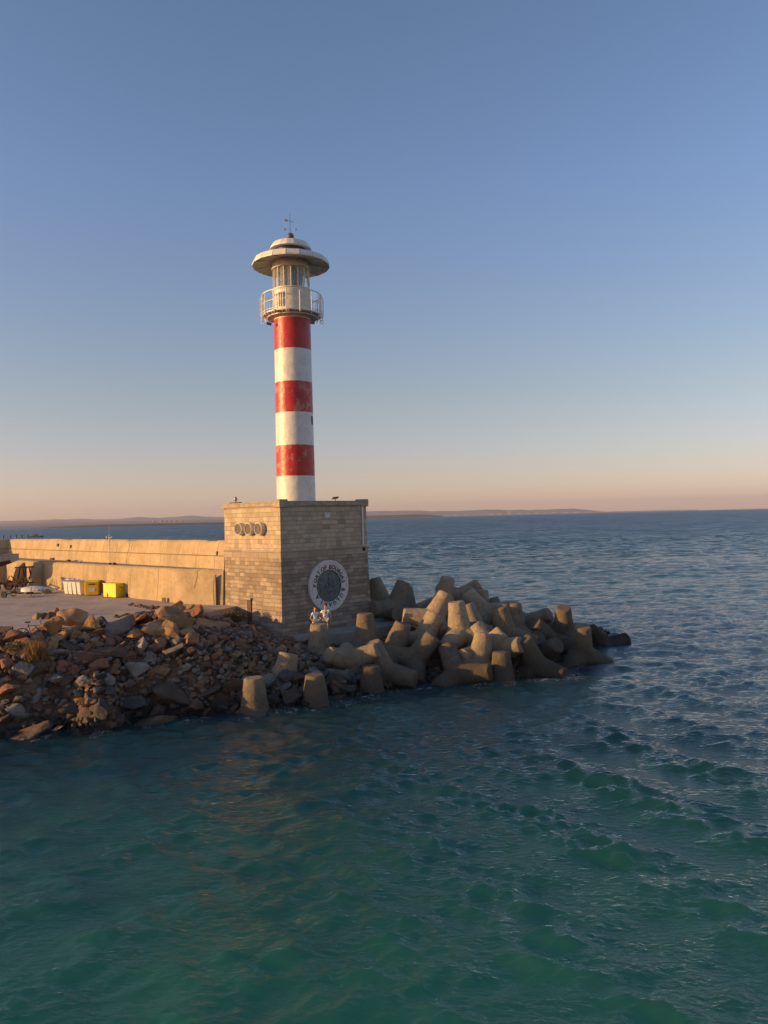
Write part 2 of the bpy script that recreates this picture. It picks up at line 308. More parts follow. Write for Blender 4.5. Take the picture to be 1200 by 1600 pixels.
    # lean added to the open-water normals, toward the camera, to reflect higher sky
    tl = t.n('CombineXYZ'); t.l(t.math('MULTIPLY', t.ramp(sp_.outputs[1], 45, 260), -.24), tl.inputs[1]); ad4 = t.n('VectorMath', operation='ADD'); t.l(scl.outputs[0], ad4.inputs[0]); t.l(tl.outputs[0], ad4.inputs[1]); scl = ad4
    ad3 = t.n('VectorMath', operation='ADD'); t.l(nm, ad3.inputs[0]); t.l(scl.outputs[0], ad3.inputs[1]); b3 = t.n('VectorMath', operation='NORMALIZE'); t.l(ad3.outputs[0], b3.inputs[0])
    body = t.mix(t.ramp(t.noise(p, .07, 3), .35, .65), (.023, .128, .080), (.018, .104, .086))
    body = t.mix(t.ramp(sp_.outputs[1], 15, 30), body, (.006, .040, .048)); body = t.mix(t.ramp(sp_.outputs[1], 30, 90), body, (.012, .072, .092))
    fo = None
    for qi, (fx, fy, fr) in enumerate(FOAM):
        dv = t.n('VectorMath', operation='DISTANCE'); t.l(p, dv.inputs[0]); dv.inputs[1].default_value = (fx, fy, 0)
        e = t.ramp(dv.outputs['Value'], fr*.1, fr*(1 if qi < 3 else 1.5), 1 if qi < 3 else .42, 0); fo = e if fo is None else t.math('MAXIMUM', fo, e)
    lace = t.math('MULTIPLY', t.ramp(t.math('ADD', t.noise(p, 3.4, 9, .8, 1.2), t.math('MULTIPLY', fo, .10)), .565, .65), t.ramp(fo, 0, .3)); lace = t.math('MULTIPLY', lace, .85)
    nt = t.t; nt.nodes.remove(t.b)
    up = t.n('CombineXYZ'); up.inputs[2].default_value = 1.0
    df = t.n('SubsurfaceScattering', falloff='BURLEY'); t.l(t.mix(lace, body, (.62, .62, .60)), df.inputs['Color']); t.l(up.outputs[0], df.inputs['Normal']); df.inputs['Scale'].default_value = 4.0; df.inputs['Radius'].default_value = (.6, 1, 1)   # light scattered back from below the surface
    gl = t.n('BsdfGlossy', distribution='MULTI_GGX'); gl.inputs['Color'].default_value = (1, 1, 1, 1); t.l(t.ramp(sp_.outputs[1], 60, 420, .04, .34), gl.inputs['Roughness']); t.l(b3.outputs[0], gl.inputs['Normal'])
    fr = t.n('Fresnel'); fr.inputs['IOR'].default_value = 1.333; t.l(b3.outputs[0], fr.inputs['Normal'])
    fac = t.math('MULTIPLY', fr.outputs[0], t.ramp(sp_.outputs[1], 60, 420, 1.0, .95)); fac = t.math('MULTIPLY', fac, t.ramp(lace, 0, 1, 1, .2))
    ms = t.n('MixShader'); t.l(fac, ms.inputs[0]); t.l(df.outputs[0], ms.inputs[1]); t.l(gl.outputs[0], ms.inputs[2]); t.l(ms.outputs[0], nt.nodes['Material Output'].inputs['Surface']); me.materials.append(t.m)
    o = bpy.data.objects.new('sea', me); COL.objects.link(o); tag(o, kind='structure')
FOAM = [(*G(868, 1040)[:2], 2.0), (*G(882, 1056)[:2], 1.7), (*G(850, 1060)[:2], 1.4)]+[(*G(a_, b_)[:2], .75) for a_, b_ in ((398, 1118), (445, 1110), (493, 1106), (540, 1098), (581, 1088), (618, 1080), (655, 1073), (700, 1068), (745, 1070), (790, 1068), (828, 1063), (925, 1032), (955, 1026), (960, 1002), (300, 1124), (240, 1130), (150, 1146), (60, 1153))]
build_sea()
# ---------------------------------------------------------------- embankment (height from surveyed points)
CP = []
for px, py in ((-140, 1163), (-60, 1158), (0, 1151), (100, 1138), (200, 1126), (300, 1115), (400, 1108), (500, 1100), (600, 1078), (700, 1064), (800, 1060), (860, 1050), (915, 1030), (965, 1006)):
    g = G(px, py, 0); CP.append((g.x, g.y, -.1)); CP.append((g.x+.15*(g.x > 10), g.y-3, -2.6))
for x, y in ((19, 58), (15, 63), (8, 66), (1, 68), (-6, 76), (-16, 90)): CP.append((x, y, -.5)); CP.append((x+2.5, y+3, -3))
for px, py, z in ((-140, 1003, 3.5), (0, 998, 3.5), (100, 990, 3.5), (200, 968, 3.5), (300, 955, 3.4), (340, 968, 3.2), (390, 985, 2.6), (437, 1000, 2.0), (300, 1045, 1.9), (150, 1060, 2.1), (20, 1060, 2.2), (400, 1060, 1.1), (250, 1000, 3.1)):
    g = G(px, py, z); CP.append((g.x, g.y, z))
for x, y, z in ((-20, 44, 3.5), (-16, 50, 3.5), (-26, 40, 3.5), (-28, 60, 3.5), (-4, 46, 1.7), (0, 48, 1.6), (3, 50, 1.2), (6, 47, .5), (9, 48, .4), (2, 56, 1.4), (7, 56, .6), (11, 52, .2), (4, 52, 1.2), (0, 44, .7), (-4, 60, 1.8), (-8, 66, 1.8), (-7, 51, 2.0), (1, 62, .9)): CP.append((x, y, z))
CP = np.array(CP)
def _k(r): return np.sqrt(r*r+.6)
_A = _k(np.hypot(CP[:, None, 0]-CP[None, :, 0], CP[:, None, 1]-CP[None, :, 1]))+np.eye(len(CP))*-.15; _w = np.linalg.solve(_A, CP[:, 2]-1.0)
def hgt(x, y):
    x = np.asarray(x, float); y = np.asarray(y, float)
    return np.clip(1.0+(_k(np.hypot(x[..., None]-CP[:, 0], y[..., None]-CP[:, 1]))*_w).sum(-1), -3.5, 3.86)
gx = np.arange(-34, 24, .4); gy = np.arange(27, 92, .4); GX, GY = np.meshgrid(gx, gy); HZ = hgt(GX, GY)
bm = bmesh.new(); vv = [[bm.verts.new((GX[j, i], GY[j, i], HZ[j, i]+(.22*mnoise.noise(Vector((GX[j, i]*1.3, GY[j, i]*1.3, 0))) if HZ[j, i] < 3.1 else 0)-.12)) for i in range(len(gx))] for j in range(len(gy))]
for j in range(len(gy)-1):
    for i in range(len(gx)-1):
        if max(HZ[j, i], HZ[j+1, i], HZ[j, i+1], HZ[j+1, i+1]) > -3.4: bm.faces.new((vv[j][i], vv[j][i+1], vv[j+1][i+1], vv[j+1][i]))
bmesh.ops.delete(bm, geom=[v for v in bm.verts if not v.link_faces], context='VERTS')
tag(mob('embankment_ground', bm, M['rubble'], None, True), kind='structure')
# ---------------------------------------------------------------- pedestal frame: local x along the shaded face, local y along the sunlit face
CX, CY = P(437, 790, 45).x+.01, 45.0
QZ = 3.65; WALKZ = 5.9
s2 = math.sqrt(.5)
def loc2w(lx, ly, z=0.0): return Vector((CX+s2*lx-s2*ly, CY+s2*lx+s2*ly, z))
LX, LY = 6.98, 5.85
bm = bmesh.new()                        # the quay: one slab with a broken front edge hidden by the boulders
edge = [G(-420, 1025, QZ), G(-200, 1010, QZ), G(-60, 1000, QZ), G(40, 992, QZ), G(120, 982, QZ), G(200, 966, QZ), G(270, 955, QZ), G(325, 957, QZ)]
poly = [(p.x, p.y) for p in edge]+[tuple(loc2w(-.02, 4.6)[:2]), tuple(loc2w(-.02, 60)[:2]), (-75, 90), (-75, 40)]
prism(bm, poly, 3.2, QZ); tag(mob('quay', bm, M['quay']), kind='structure')
bm = bmesh.new(); prism(bm, [tuple(loc2w(a, b)[:2]) for a, b in ((.9, -2.0), (9.4, -2.3), (10.0, 0.5), (10.2, 6.0), (6.9, 6.0), (6.9, .3), (.3, .3), (.3, -.9))], .6, 2.2)
tag(mob('concrete_path', bm, M['apron']), kind='structure')
ped = empty('stone_pedestal', (CX, CY, 0), R(45)); tag(ped, 'square tan stone block pedestal under the striped lighthouse, with portholes and a round plaque', 'building')
bm = bmesh.new(); e = .16
lo = [bm.verts.new(c) for c in ((-e, -e, 1.2), (LX+e, -e, 1.2), (LX+e, LY+e, 1.2), (-e, LY+e, 1.2))]; hi = [bm.verts.new(c) for c in ((-.02, -.02, 6.70), (LX+.02, -.02, 6.70), (LX+.02, LY+.02, 6.70), (-.02, LY+.02, 6.70))]
for i in range(4): bm.faces.new((lo[i], lo[(i+1) % 4], hi[(i+1) % 4], hi[i]))
bm.faces.new(lo[::-1]); bm.faces.new(hi); mob('lower_wall', bm, M['ashlar_low'], ped)
bm = bmesh.new(); box(bm, (-.07, -.07, 6.70), (LX+.07, LY+.07, 7.17), .015); mob('string_course', bm, M['band'], ped)
bm = bmesh.new(); box(bm, (0, 0, 7.17), (LX, LY, 9.80)); mob('upper_wall', bm, M['ashlar_up'], ped)
bm = bmesh.new()
box(bm, (-.10, -.10, 9.80), (LX+.10, LY+.10, 10.02), .03); box(bm, (-.05, -.05, 10.02), (LX+.05, .35, 10.10), .02); box(bm, (-.05, .35, 10.02), (.35, LY+.05, 10.10), .02)
box(bm, (LX-.35, .35, 10.02), (LX+.05, LY+.05, 10.10), .02); mob('cornice', bm, M['cornice'], ped)
for (a, b) in ((-.12, -.12), (LX-.5, -.12)):
    bm = bmesh.new(); box(bm, (a, b, 9.72), (a+.62, b+.62, 10.2), .03); mob('corner_block', bm, M['cornice'], ped)
for i, ly in enumerate((3.95, 2.90, 1.84)):   # portholes
    bm = bmesh.new(); n = 40; zc = 8.47
    prof = [(.32, 0), (.32, .27), (.36, .31), (.395, .28), (.395, 0)]
    rings = [[bm.verts.new((-d, ly+r*math.cos(2*math.pi*q/n), zc+r*math.sin(2*math.pi*q/n))) for q in range(n)] for r, d in prof]
    for A, B in zip(rings[:-1], rings[1:]):
        for q in range(n): bm.faces.new((A[q], A[(q+1) % n], B[(q+1) % n], B[q]))
    ph = mob('porthole', bm, M['cream'], ped, True, 40)
    bm = bmesh.new(); cyl(bm, (.02, ly, zc), (-.24, ly, zc), .325, .315, n); mob('pane', bm, M['pane'], ph)
bm = bmesh.new(); box(bm, (-.17, 2.90, 2.2), (-.02, 3.30, 4.15)); d = mob('slot_door', bm, M['board'], ped)
bm = bmesh.new(); box(bm, (-.24, 2.84, 4.15), (-.02, 3.36, 4.27), .01); mob('lintel', bm, M['cornice'], ped)
bm = bmesh.new(); cyl(bm, (6.55, -.10, 7.25), (6.55, -.10, 9.72), .05, .05, 10); cyl(bm, (6.55, -.10, 7.6), (6.55, 0, 7.6), .025, .025, 6); cyl(bm, (6.55, -.10, 9.3), (6.55, 0, 9.3), .025, .025, 6); mob('drainpipe', bm, M['white'], ped)
bm = bmesh.new(); cyl(bm, (6.62, .02, 7.02), (6.62, -.12, 6.95), .12, .12, 14); mob('drain_hole', bm, M['dark'], ped)
bm = bmesh.new(); box(bm, (3.42, -.025, 9.05), (3.86, .0, 9.38), .006); mob('wall_plate', bm, M['ringconc'], ped)
bm = bmesh.new(); box(bm, (.5, .4, 10.02), (LX-.5, LY-.4, 10.06)); mob('roof_slab', bm, M['cornice'], ped)
# plaque
mc = Vector((3.50, 0, 4.86)); slope = math.atan2(.14, 5.5)
def plaque(prof, mat, name, parent, n=64, sm=35):
    bm = bmesh.new(); rings = []
    for r, d in prof: rings.append([bm.verts.new((mc.x+r*math.cos(2*math.pi*q/n), -.10-d, mc.z+r*math.sin(2*math.pi*q/n))) for q in range(n)])
    for A, B in zip(rings[:-1], rings[1:]):
        for q in range(n): bm.faces.new((A[q], A[(q+1) % n], B[(q+1) % n], B[q]))
    bm.faces.new(rings[-1]); return mob(name, bm, mat, parent, True, sm)
plq = plaque([(1.58, -.08), (1.58, .12), (1.52, .16), (1.46, .15), (1.44, .12), (1.40, .12), (1.38, .14), (1.34, .13), (1.0, .10), (.98, .05), (.3, .05)], M['ringconc'], 'round_plaque', ped)
disc = plaque([(.985, .03), (.985, .115), (.94, .125), (.92, .075), (.6, .085), (.3, .09)], M['patina'], 'bronze_disc', plq)
bm = bmesh.new()
def ringflat(bm, r0, r1, d0, d1, n=40, cx=0, cz=0, a0=0, a1=2*math.pi):
    pts = []
    for q in range(n+1):
        a = a0+(a1-a0)*q/n; pts.append([(mc.x+cx+r*math.cos(a), -.10-d, mc.z+cz+r*math.sin(a)) for r, d in ((r0, d0), (r0, d1), (r1, d1), (r1, d0))])
    vs = [[bm.verts.new(c) for c in p] for p in pts]
    for A, B in zip(vs[:-1], vs[1:]):
        for j in range(3): bm.faces.new((A[j], A[j+1], B[j+1], B[j]))
ringflat(bm, .36, .42, .07, .125, 30, .02, -.05, -2.2, 1.6); ringflat(bm, .16, .21, .07, .12, 20, -.08, .05)
box(bm, (mc.x-.55, -.215, mc.z-.10), (mc.x-.05, -.17, mc.z-.06)); box(bm, (mc.x+.05, -.22, mc.z+.02), (mc.x+.36, -.17, mc.z+.07)); box(bm, (mc.x-.3, -.21, mc.z-.28), (mc.x+.3, -.17, mc.z-.24))
box(bm, (mc.x-.03, -.215, mc.z-.55), (mc.x+.03, -.17, mc.z+.5)); ringflat(bm, .50, .55, .07, .11, 26, 0, 0, 3.5, 5.9)
mob('relief', bm, M['patina'], disc)
def letter(ch, ang, Rr, size, d, parent):
    cu = bpy.data.curves.new('t', 'FONT'); cu.body = ch; cu.size = size; cu.extrude = .012; cu.offset = .010; cu.align_x = 'CENTER'; cu.resolution_u = 2
    ob = bpy.data.objects.new('t', cu); COL.objects.link(ob); bpy.context.view_layer.update()
    me = bpy.data.meshes.new_from_object(ob.evaluated_get(bpy.context.evaluated_depsgraph_get())); cosr, sinr = math.cos(-R(ang)), math.sin(-R(ang))
    bm = bmesh.new(); bm.from_mesh(me); bmesh.ops.remove_doubles(bm, verts=bm.verts[:], dist=1e-5)
    for v in bm.verts:
        x, y = v.co.x, v.co.y+Rr; v.co = (mc.x+x*cosr-y*sinr, -.10-d-v.co.z, mc.z+x*sinr+y*cosr)
    bpy.data.objects.remove(ob); bpy.data.curves.remove(cu); bpy.data.meshes.remove(me); mob('letter', bm, M['letter'], parent)
for ch, ang in list(zip('PORT', (-86, -71, -57, -44)))+list(zip('OF', (-27, -15)))+list(zip('BOURGAS', (5, 18, 31, 44, 56, 68, 81)))+list(zip('BULGARIA', (106, 125, 143, 160, 178, 196, 214, 238))): letter(ch, ang, 1.05, .36, .118, plq)
# things on the pedestal roof
w = loc2w(4.55, .25, 10.10)
fl = empty('floodlight', w, R(45)); tag(fl, 'small black floodlight standing on the parapet right of the tower foot', 'floodlight')
bm = bmesh.new(); tube(bm, [(0, 0, 0), (0, 0, .14)], .02); mob('bracket', bm, M['dark'], fl)
bm = bmesh.new(); extr(bm, [(-.2, -.10, .10), (.14, -.10, .14), (.24, -.10, .27), (-.08, -.10, .25)], (0, .22, 0)); mob('lamp_head', bm, M['dark'], fl)
w = loc2w(.15, 4.75, 10.10); la = empty('roof_lamp', w, R(45)); tag(la, 'small caged lamp on a base plate at the left end of the pedestal roof', 'lamp')
bm = bmesh.new(); box(bm, (-.12, -.5, 0), (.12, .5, .06)); mob('base_plate', bm, M['rust'], la)
bm = bmesh.new(); cyl(bm, (0, 0, .06), (0, 0, .16), .05); lathe(bm, [(.09, .16), (.11, .25), (.09, .36), (.0, .42)], 12); mob('lamp_cage', bm, M['steel'], la, True)
# ---------------------------------------------------------------- lighthouse
T = loc2w((LX-0)/2+.07, LY/2+.0, 10.06)
lh = empty('lighthouse', T); tag(lh, 'tall lighthouse tower painted in red and white bands with a wide disc roof', 'lighthouse')
TZ = T.z
def Z(z): return z-TZ
bm = bmesh.new(); lathe(bm, [(1.245, 0), (1.24, 1.0), (1.205, 6), (1.17, Z(21.93))], 96); mob('shaft', bm, M['tower'], lh, True, 40)
bm = bmesh.new(); box(bm, (1.02, -.42, Z(15.05)), (1.205, -.22, Z(15.6)), .02); mob('shaft_window', bm, M['dark'], lh)
bm = bmesh.new(); lathe(bm, [(1.1, Z(21.88)), (1.22, Z(21.90)), (1.60, Z(21.95)), (1.60, Z(22.02)), (1.50, Z(22.03)), (1.48, Z(22.07)), (1.84, Z(22.10)), (1.84, Z(22.18)), (1.1, Z(22.18))], 64); mob('gallery_floor', bm, M['cream'], lh, True, 30)
for i in range(28):
    bm = bmesh.new(); a = 2*math.pi*i/28; c, s_ = math.cos(a), math.sin(a); cyl(bm, (1.56*c, 1.56*s_, Z(22.0)), (1.80*c, 1.80*s_, Z(22.08)), .03, .035, 6); mob('gallery_bracket', bm, M['cream'], lh)
rail = empty('gallery_railing', (0, 0, 0)); rail.parent = lh
GR = 1.88; NP = 14
bm = bmesh.new()
for z in (23.42,): lathe(bm, [(GR+.025, Z(z)-.025), (GR+.025, Z(z)+.025), (GR-.025, Z(z)+.025), (GR-.025, Z(z)-.025)], 48, closed=True)
for z in (22.8, 22.28): lathe(bm, [(GR+.014, Z(z)-.014), (GR+.014, Z(z)+.014), (GR-.014, Z(z)+.014), (GR-.014, Z(z)-.014)], 48, closed=True)
mob('handrail', bm, M['white'], rail)
for i in range(NP):
    a = 2*math.pi*(i+.35)/NP; bm = bmesh.new(); c, s_ = math.cos(a), math.sin(a)
    tube(bm, [((GR-.06)*c, (GR-.06)*s_, Z(21.98)), ((GR+.03)*c, (GR+.03)*s_, Z(22.1)), (GR*c, GR*s_, Z(23.44))], .035); mob('post', bm, M['white'], rail)
for i in range(44):
    a = 2*math.pi*i/44; sec = math.degrees(a) % 360
    if 200 < sec < 335: continue            # the front of the railing is open between its posts
    bm = bmesh.new(); c, s_ = math.cos(a), math.sin(a); cyl(bm, (GR*c, GR*s_, Z(22.1)), (GR*c, GR*s_, Z(23.4)), .012, .012, 6); mob('baluster', bm, M['white'], rail)
for a in (R(-20), R(-8), R(12), R(178), R(196)):       # curled rail ends hanging below the gallery
    bm = bmesh.new(); c, s_ = math.cos(a), math.sin(a); pts = []
    for q in range(13):
        b = math.pi*2*q/12; pts.append(((GR+.04+.10*math.cos(b))*c, (GR+.04+.10*math.cos(b))*s_, Z(21.82)+.13*math.sin(b)))
    tube(bm, pts, .018, 6); tube(bm, [((GR+.1)*c, (GR+.1)*s_, Z(21.9)), ((GR+.16)*c, (GR+.16)*s_, Z(22.3)), ((GR+.16)*c, (GR+.16)*s_, Z(23.2)), ((GR+.04)*c, (GR+.04)*s_, Z(23.42))], .02, 6); mob('curled_bracket', bm, M['white'], rail)
for a in (R(-32), R(212)):
    bm = bmesh.new(); c, s_ = math.cos(a)*1.62, math.sin(a)*1.62
    cyl(bm, (c, s_, Z(21.8)), (c, s_, Z(21.5)), .02, .02, 6); extr(bm, [(c-.16, s_-.08, Z(21.42)), (c+.13, s_-.08, Z(21.36)), (c+.16, s_-.08, Z(21.5)), (c-.13, s_-.08, Z(21.56))], (0, .16, 0)); mob('spotlight', bm, M['dark'], lh)
bm = bmesh.new(); lathe(bm, [(1.12, Z(22.17)), (1.22, Z(22.2)), (1.22, Z(23.68)), (1.27, Z(23.70)), (1.27, Z(23.76)), (1.0, Z(23.76))], 64, a0=.1); mob('lantern_drum', bm, M['cream'], lh, True, 30)
bm = bmesh.new()
for j in (-.34, -.12, .12): 
    a = R(247)+j*.55; c, s_ = math.cos(a), math.sin(a); cyl(bm, (1.25*c, 1.25*s_, Z(22.5)), (1.25*c, 1.25*s_, Z(23.4)), .05, .05, 8)
mob('drum_pipe', bm, M['cream'], lh)
bm = bmesh.new(); lathe(bm, [(1.10, Z(23.76)), (1.10, Z(25.1))], 16, a0=.1)
bm.faces.ensure_lookup_table(); bmesh.ops.delete(bm, geom=[f for f in bm.faces if len(f.verts) > 4], context='FACES'); mob('lantern_glazing', bm, M['glass'], lh)
for i in range(16):
    a = .1+2*math.pi*i/16; bm = bmesh.new(); c, s_ = math.cos(a), math.sin(a); cyl(bm, (1.14*c, 1.14*s_, Z(23.76)), (1.14*c, 1.14*s_, Z(25.12)), .035, .035, 6); mob('mullion', bm, M['cream'], lh)
bm = bmesh.new(); lathe(bm, [(.18, Z(23.76)), (.3, Z(23.9)), (.5, Z(24.05)), (.58, Z(24.4)), (.5, Z(24.75)), (.3, Z(24.95)), (.1, Z(25.1))], 20); mob('lamp_lens', bm, M['lens'], lh, True)
bm = bmesh.new(); lathe(bm, [(.9, Z(25.08)), (1.24, Z(25.08)), (1.26, Z(25.14)), (1.20, Z(25.16)), (1.20, Z(25.72)), (.9, Z(25.72))], 32, a0=.1); mob('lantern_head', bm, M['cream'], lh, True, 30)
NS = 18
bm = bmesh.new(); lathe(bm, [(2.44, Z(25.42)), (2.46, Z(25.45)), (2.31, Z(25.70)), (2.29, Z(25.68))], NS, closed=True, a0=.17); mob('fascia_backing', bm, M['dark'], lh)
bm = bmesh.new(); lathe(bm, [(1.15, Z(25.60)), (2.47, Z(25.36)), (2.50, Z(25.40)), (1.15, Z(25.66))], NS, closed=True, a0=.17); mob('roof_soffit', bm, M['cream'], lh)
for i in range(NS):
    bm = bmesh.new(); a0 = .17+2*math.pi*(i+.022)/NS; a1 = .17+2*math.pi*(i+.978)/NS
    pr = [(2.50, 25.33), (2.505, 25.42), (2.36, 25.72), (2.30, 25.72), (2.45, 25.40), (2.46, 25.33)]
    A = [bm.verts.new((r*math.cos(a0), r*math.sin(a0), Z(z))) for r, z in pr]; B = [bm.verts.new((r*math.cos(a1), r*math.sin(a1), Z(z))) for r, z in pr]
    for j in range(6): bm.faces.new((A[j], A[(j+1) % 6], B[(j+1) % 6], B[j]))
    bm.faces.new(A); bm.faces.new(B[::-1]); mob('fascia_panel', bm, M['white'], lh)
    if i % 2 == 0:
        bm = bmesh.new(); c, s_ = math.cos(a0), math.sin(a0); cyl(bm, (1.18*c, 1.18*s_, Z(25.52)), (2.42*c, 2.42*s_, Z(25.33)), .03, .03, 6); mob('soffit_strut', bm, M['cream'], lh)
bm = bmesh.new(); lathe(bm, [(2.34, Z(25.68)), (2.34, Z(25.70)), (1.2, Z(25.76)), (.9, Z(25.77))], NS, a0=.17); mob('roof_deck', bm, M['white'], lh)
bm = bmesh.new(); lathe(bm, [(.98, Z(25.75)), (1.0, Z(26.5))], 32); mob('vent_drum', bm, M['dark'], lh, True, 30)
bm = bmesh.new(); lathe(bm, [(1.28, Z(26.42)), (1.34, Z(26.40)), (1.33, Z(26.5)), (1.12, Z(26.80)), (.3, Z(26.93)), (.0, Z(26.95))], NS, a0=.1); mob('upper_cap', bm, M['white'], lh)
bm = bmesh.new(); cyl(bm, (0, 0, Z(26.9)), (0, 0, Z(27.1)), .07, .07, 10); bmesh.ops.create_uvsphere(bm, u_segments=20, v_segments=12, radius=.24, matrix=Matrix.Translation((0, 0, Z(27.3)))); mob('finial_ball', bm, M['bronze'], lh, True)
bm = bmesh.new(); cyl(bm, (0, 0, Z(27.5)), (0, 0, Z(28.85)), .014, .010, 6)
d = Vector((.75, -.3, 0)).normalized(); zc = Z(28.3); cyl(bm, -d*.3+Vector((0, 0, zc+.13)), d*.28+Vector((0, 0, zc-.12)), .013, .013, 6)
extr(bm, [-d*.36+Vector((0, 0, zc+.07)), -d*.16+Vector((0, 0, zc+.03)), -d*.22+Vector((0, 0, zc+.17)), -d*.38+Vector((0, 0, zc+.21))], (.01, .02, 0))
v_ = mob('weather_vane', bm, M['dark'], lh)
bm = bmesh.new(); z_ = Z(27.78); cyl(bm, -d*.38+Vector((0, 0, z_+.06)), d*.38+Vector((0, 0, z_-.08)), .009, .009, 6)
for s_, dz in ((-1, .06), (1, -.08)): bmesh.ops.create_uvsphere(bm, u_segments=10, v_segments=6, radius=.07, matrix=Matrix.Translation(d*.4*s_+Vector((0, 0, z_+dz))))
mob('wind_cup', bm, M['steel'], lh)
# ---------------------------------------------------------------- breakwater wall
bw = empty('breakwater_wall', (CX, CY, 0), R(45)); tag(bw, 'long sunlit concrete breakwater wall with upper parapet and lower terrace, left of the pedestal', 'wall')
Y0, Y1 = LY+.02, LY+38.5
rnd = random.Random(5)
bm = bmesh.new()                       # parapet: cross-section swept with a chipped top edge
ny = 170; prev = None
for i in range(ny+1):
    y = Y0+(Y1-Y0)*i/ny; ch = .10*mnoise.noise(Vector((y*.35, 0, 0)))+.05*mnoise.noise(Vector((y*2.1, 3, 0)))
    if 1.2 < y-LY < 2.4 or 24 < y-LY < 26.0: ch -= .10+.05*rnd.random()
    top = 7.74+ch*.35+(.0 if y < LY+30 else -.04)
    sec = [(-.10, WALKZ-.3), (-.04, 6.70), (-.04, 6.74), (.02, 6.78), (.16, top-.12), (.28, top), (1.5, top-.03), (1.6, WALKZ-1), (1.6, 2.0), (.2, 2.0)]
    cur = [bm.verts.new((a, y, z)) for a, z in sec]
    if prev:
        for j in range(len(sec)): bm.faces.new((prev[j], prev[(j+1) % len(sec)], cur[(j+1) % len(sec)], cur[j]))
    else: bm.faces.new(cur)
    prev = cur
bm.faces.new(prev[::-1]); mob('upper_parapet', bm, M['wall_up'], bw)
bm = bmesh.new(); yb = Y0+35; extr(bm, [(.3, Y1-.02, 2.0), (.3, Y1-.02, 7.70), (1.5, Y1-.02, 7.68), (1.5, Y1-.02, 2.0)], (-17, 19.0, 0)); 
extr(bm, [(.0, Y1+.0, WALKZ), (.0, Y1+.0, WALKZ+.02), (.1, Y1, WALKZ+.02), (.1, Y1, WALKZ)], (.0, .1, 0)); 
bmesh.ops.delete(bm, geom=bm.verts[:], context='VERTS')
# far stretch of the wall turns so that its face is in shade
A = loc2w(.02, Y1, 0); 
bm2 = bmesh.new(); dirw = Vector((-.92, -.39, 0)); nrm_ = Vector((-.39, .92, 0)); ca, sa = math.cos(-R(45)), math.sin(-R(45))
def w2l(v): x, y = v.x-CX, v.y-CY; return Vector((x*ca-y*sa, x*sa+y*ca, v.z))
pl = [A+nrm_*.05, A+nrm_*.05+dirw*16, A+nrm_*1.4+dirw*16, A+nrm_*1.4]
a_ = [bm2.verts.new(w2l(Vector((p.x, p.y, 2)))) for p in pl]; b_ = [bm2.verts.new(w2l(Vector((p.x, p.y, 7.70)))) for p in pl]
for i in range(4): bm2.faces.new((a_[i], a_[(i+1) % 4], b_[(i+1) % 4], b_[i]))
bm2.faces.new(a_[::-1]); bm2.faces.new(b_); bm.free(); mob('angled_end_wall', bm2, M['wall_up'], bw)
for yw, zw in ((26.3, 7.2), (23.6, 7.1), (.9, 6.9)):
    bm = bmesh.new(); box(bm, (-.02, LY+yw, zw-.12), (.3, LY+yw+.14, zw+.14), .01); mob('weep_hole', bm, M['dark'], bw)
LW0 = LY+.02
def front(y): return -(.14+1.0*min(1, max(0, y-LY)/3.2)+.03*(y-LY))
bm = bmesh.new(); prev = None; ny = 130
for i in range(ny+1):
    y = LW0+48*i/ny; ch = .05*mnoise.noise(Vector((y*1.1, 7, 0)))+.02*mnoise.noise(Vector((y*5.1, 3, 0))); f_ = front(y)
    sec = [(f_-.12, y, QZ-.6), (f_+ch*.4, y, WALKZ-.12), (f_+.09+ch, y, WALKZ-.02), (-.10, y, WALKZ), (-.10, y, QZ-.6)]
    cur = [bm.verts.new(c) for c in sec]
    if prev:
        for j in range(5): bm.faces.new((prev[j], prev[(j+1) % 5], cur[(j+1) % 5], cur[j]))
    else: bm.faces.new(cur)
    prev = cur
bm.faces.new(prev[::-1]); mob('lower_terrace', bm, M['wall_low'], bw)
bm = bmesh.new(); prism(bm, [(-.14, LW0+1.2), (-.14, LW0+46), (front(LW0+46)+.2, LW0+46), (front(LW0+3.3)+.2, LW0+3.3), (front(LW0+1.2)+.15, LW0+1.2)], WALKZ-.05, WALKZ+.012); mob('walkway_surface', bm, M['walk'], bw)
for y0 in (24.6, 28.6, 33.0):
    yb = LY+y0; f_ = front(yb); bm = bmesh.new(); extr(bm, [(f_-1.3, yb, QZ-.05), (f_-.8, yb, WALKZ-.7), (f_-.1, yb, WALKZ-.15), (f_+.2, yb, WALKZ-.15), (f_+.2, yb, QZ-.05)], (0, .7, 0)); mob('buttress', bm, M['wall_low'], bw)
st = empty('staircase', loc2w(0, LY, QZ), R(45)); tag(st, 'narrow concrete stair with a sloping side wall, climbing the terrace wall beside the pedestal', 'staircase')
for i in range(8):
    bm = bmesh.new(); y = 3.7-i*.36; f_ = front(LY+y-.36); box(bm, (f_-.16, y-.35, -.8), (f_+.1, y, -.02+i*.21)); mob('step', bm, M['wall_low'], st)
bm = bmesh.new(); ys_ = (.35, 1.5, 2.6, 3.3, 4.0)
a = [bm.verts.new((front(LY+y)-.21, y, 1.95-(y-.35)*.56+.02)) for y in ys_]; b = [bm.verts.new((front(LY+y)-.21, y, -1.2)) for y in ys_]; a2 = [bm.verts.new((front(LY+y)-.28, y, 1.93-(y-.35)*.56)) for y in ys_]; b2 = [bm.verts.new((front(LY+y)-.28, y, -1.2)) for y in ys_]
for q in range(4):
    bm.faces.new((a[q], a[q+1], b[q+1], b[q])); bm.faces.new((a2[q], a2[q+1], b2[q+1], b2[q])); bm.faces.new((a[q], a[q+1], a2[q+1], a2[q])); bm.faces.new((b[q], b[q+1], b2[q+1], b2[q]))
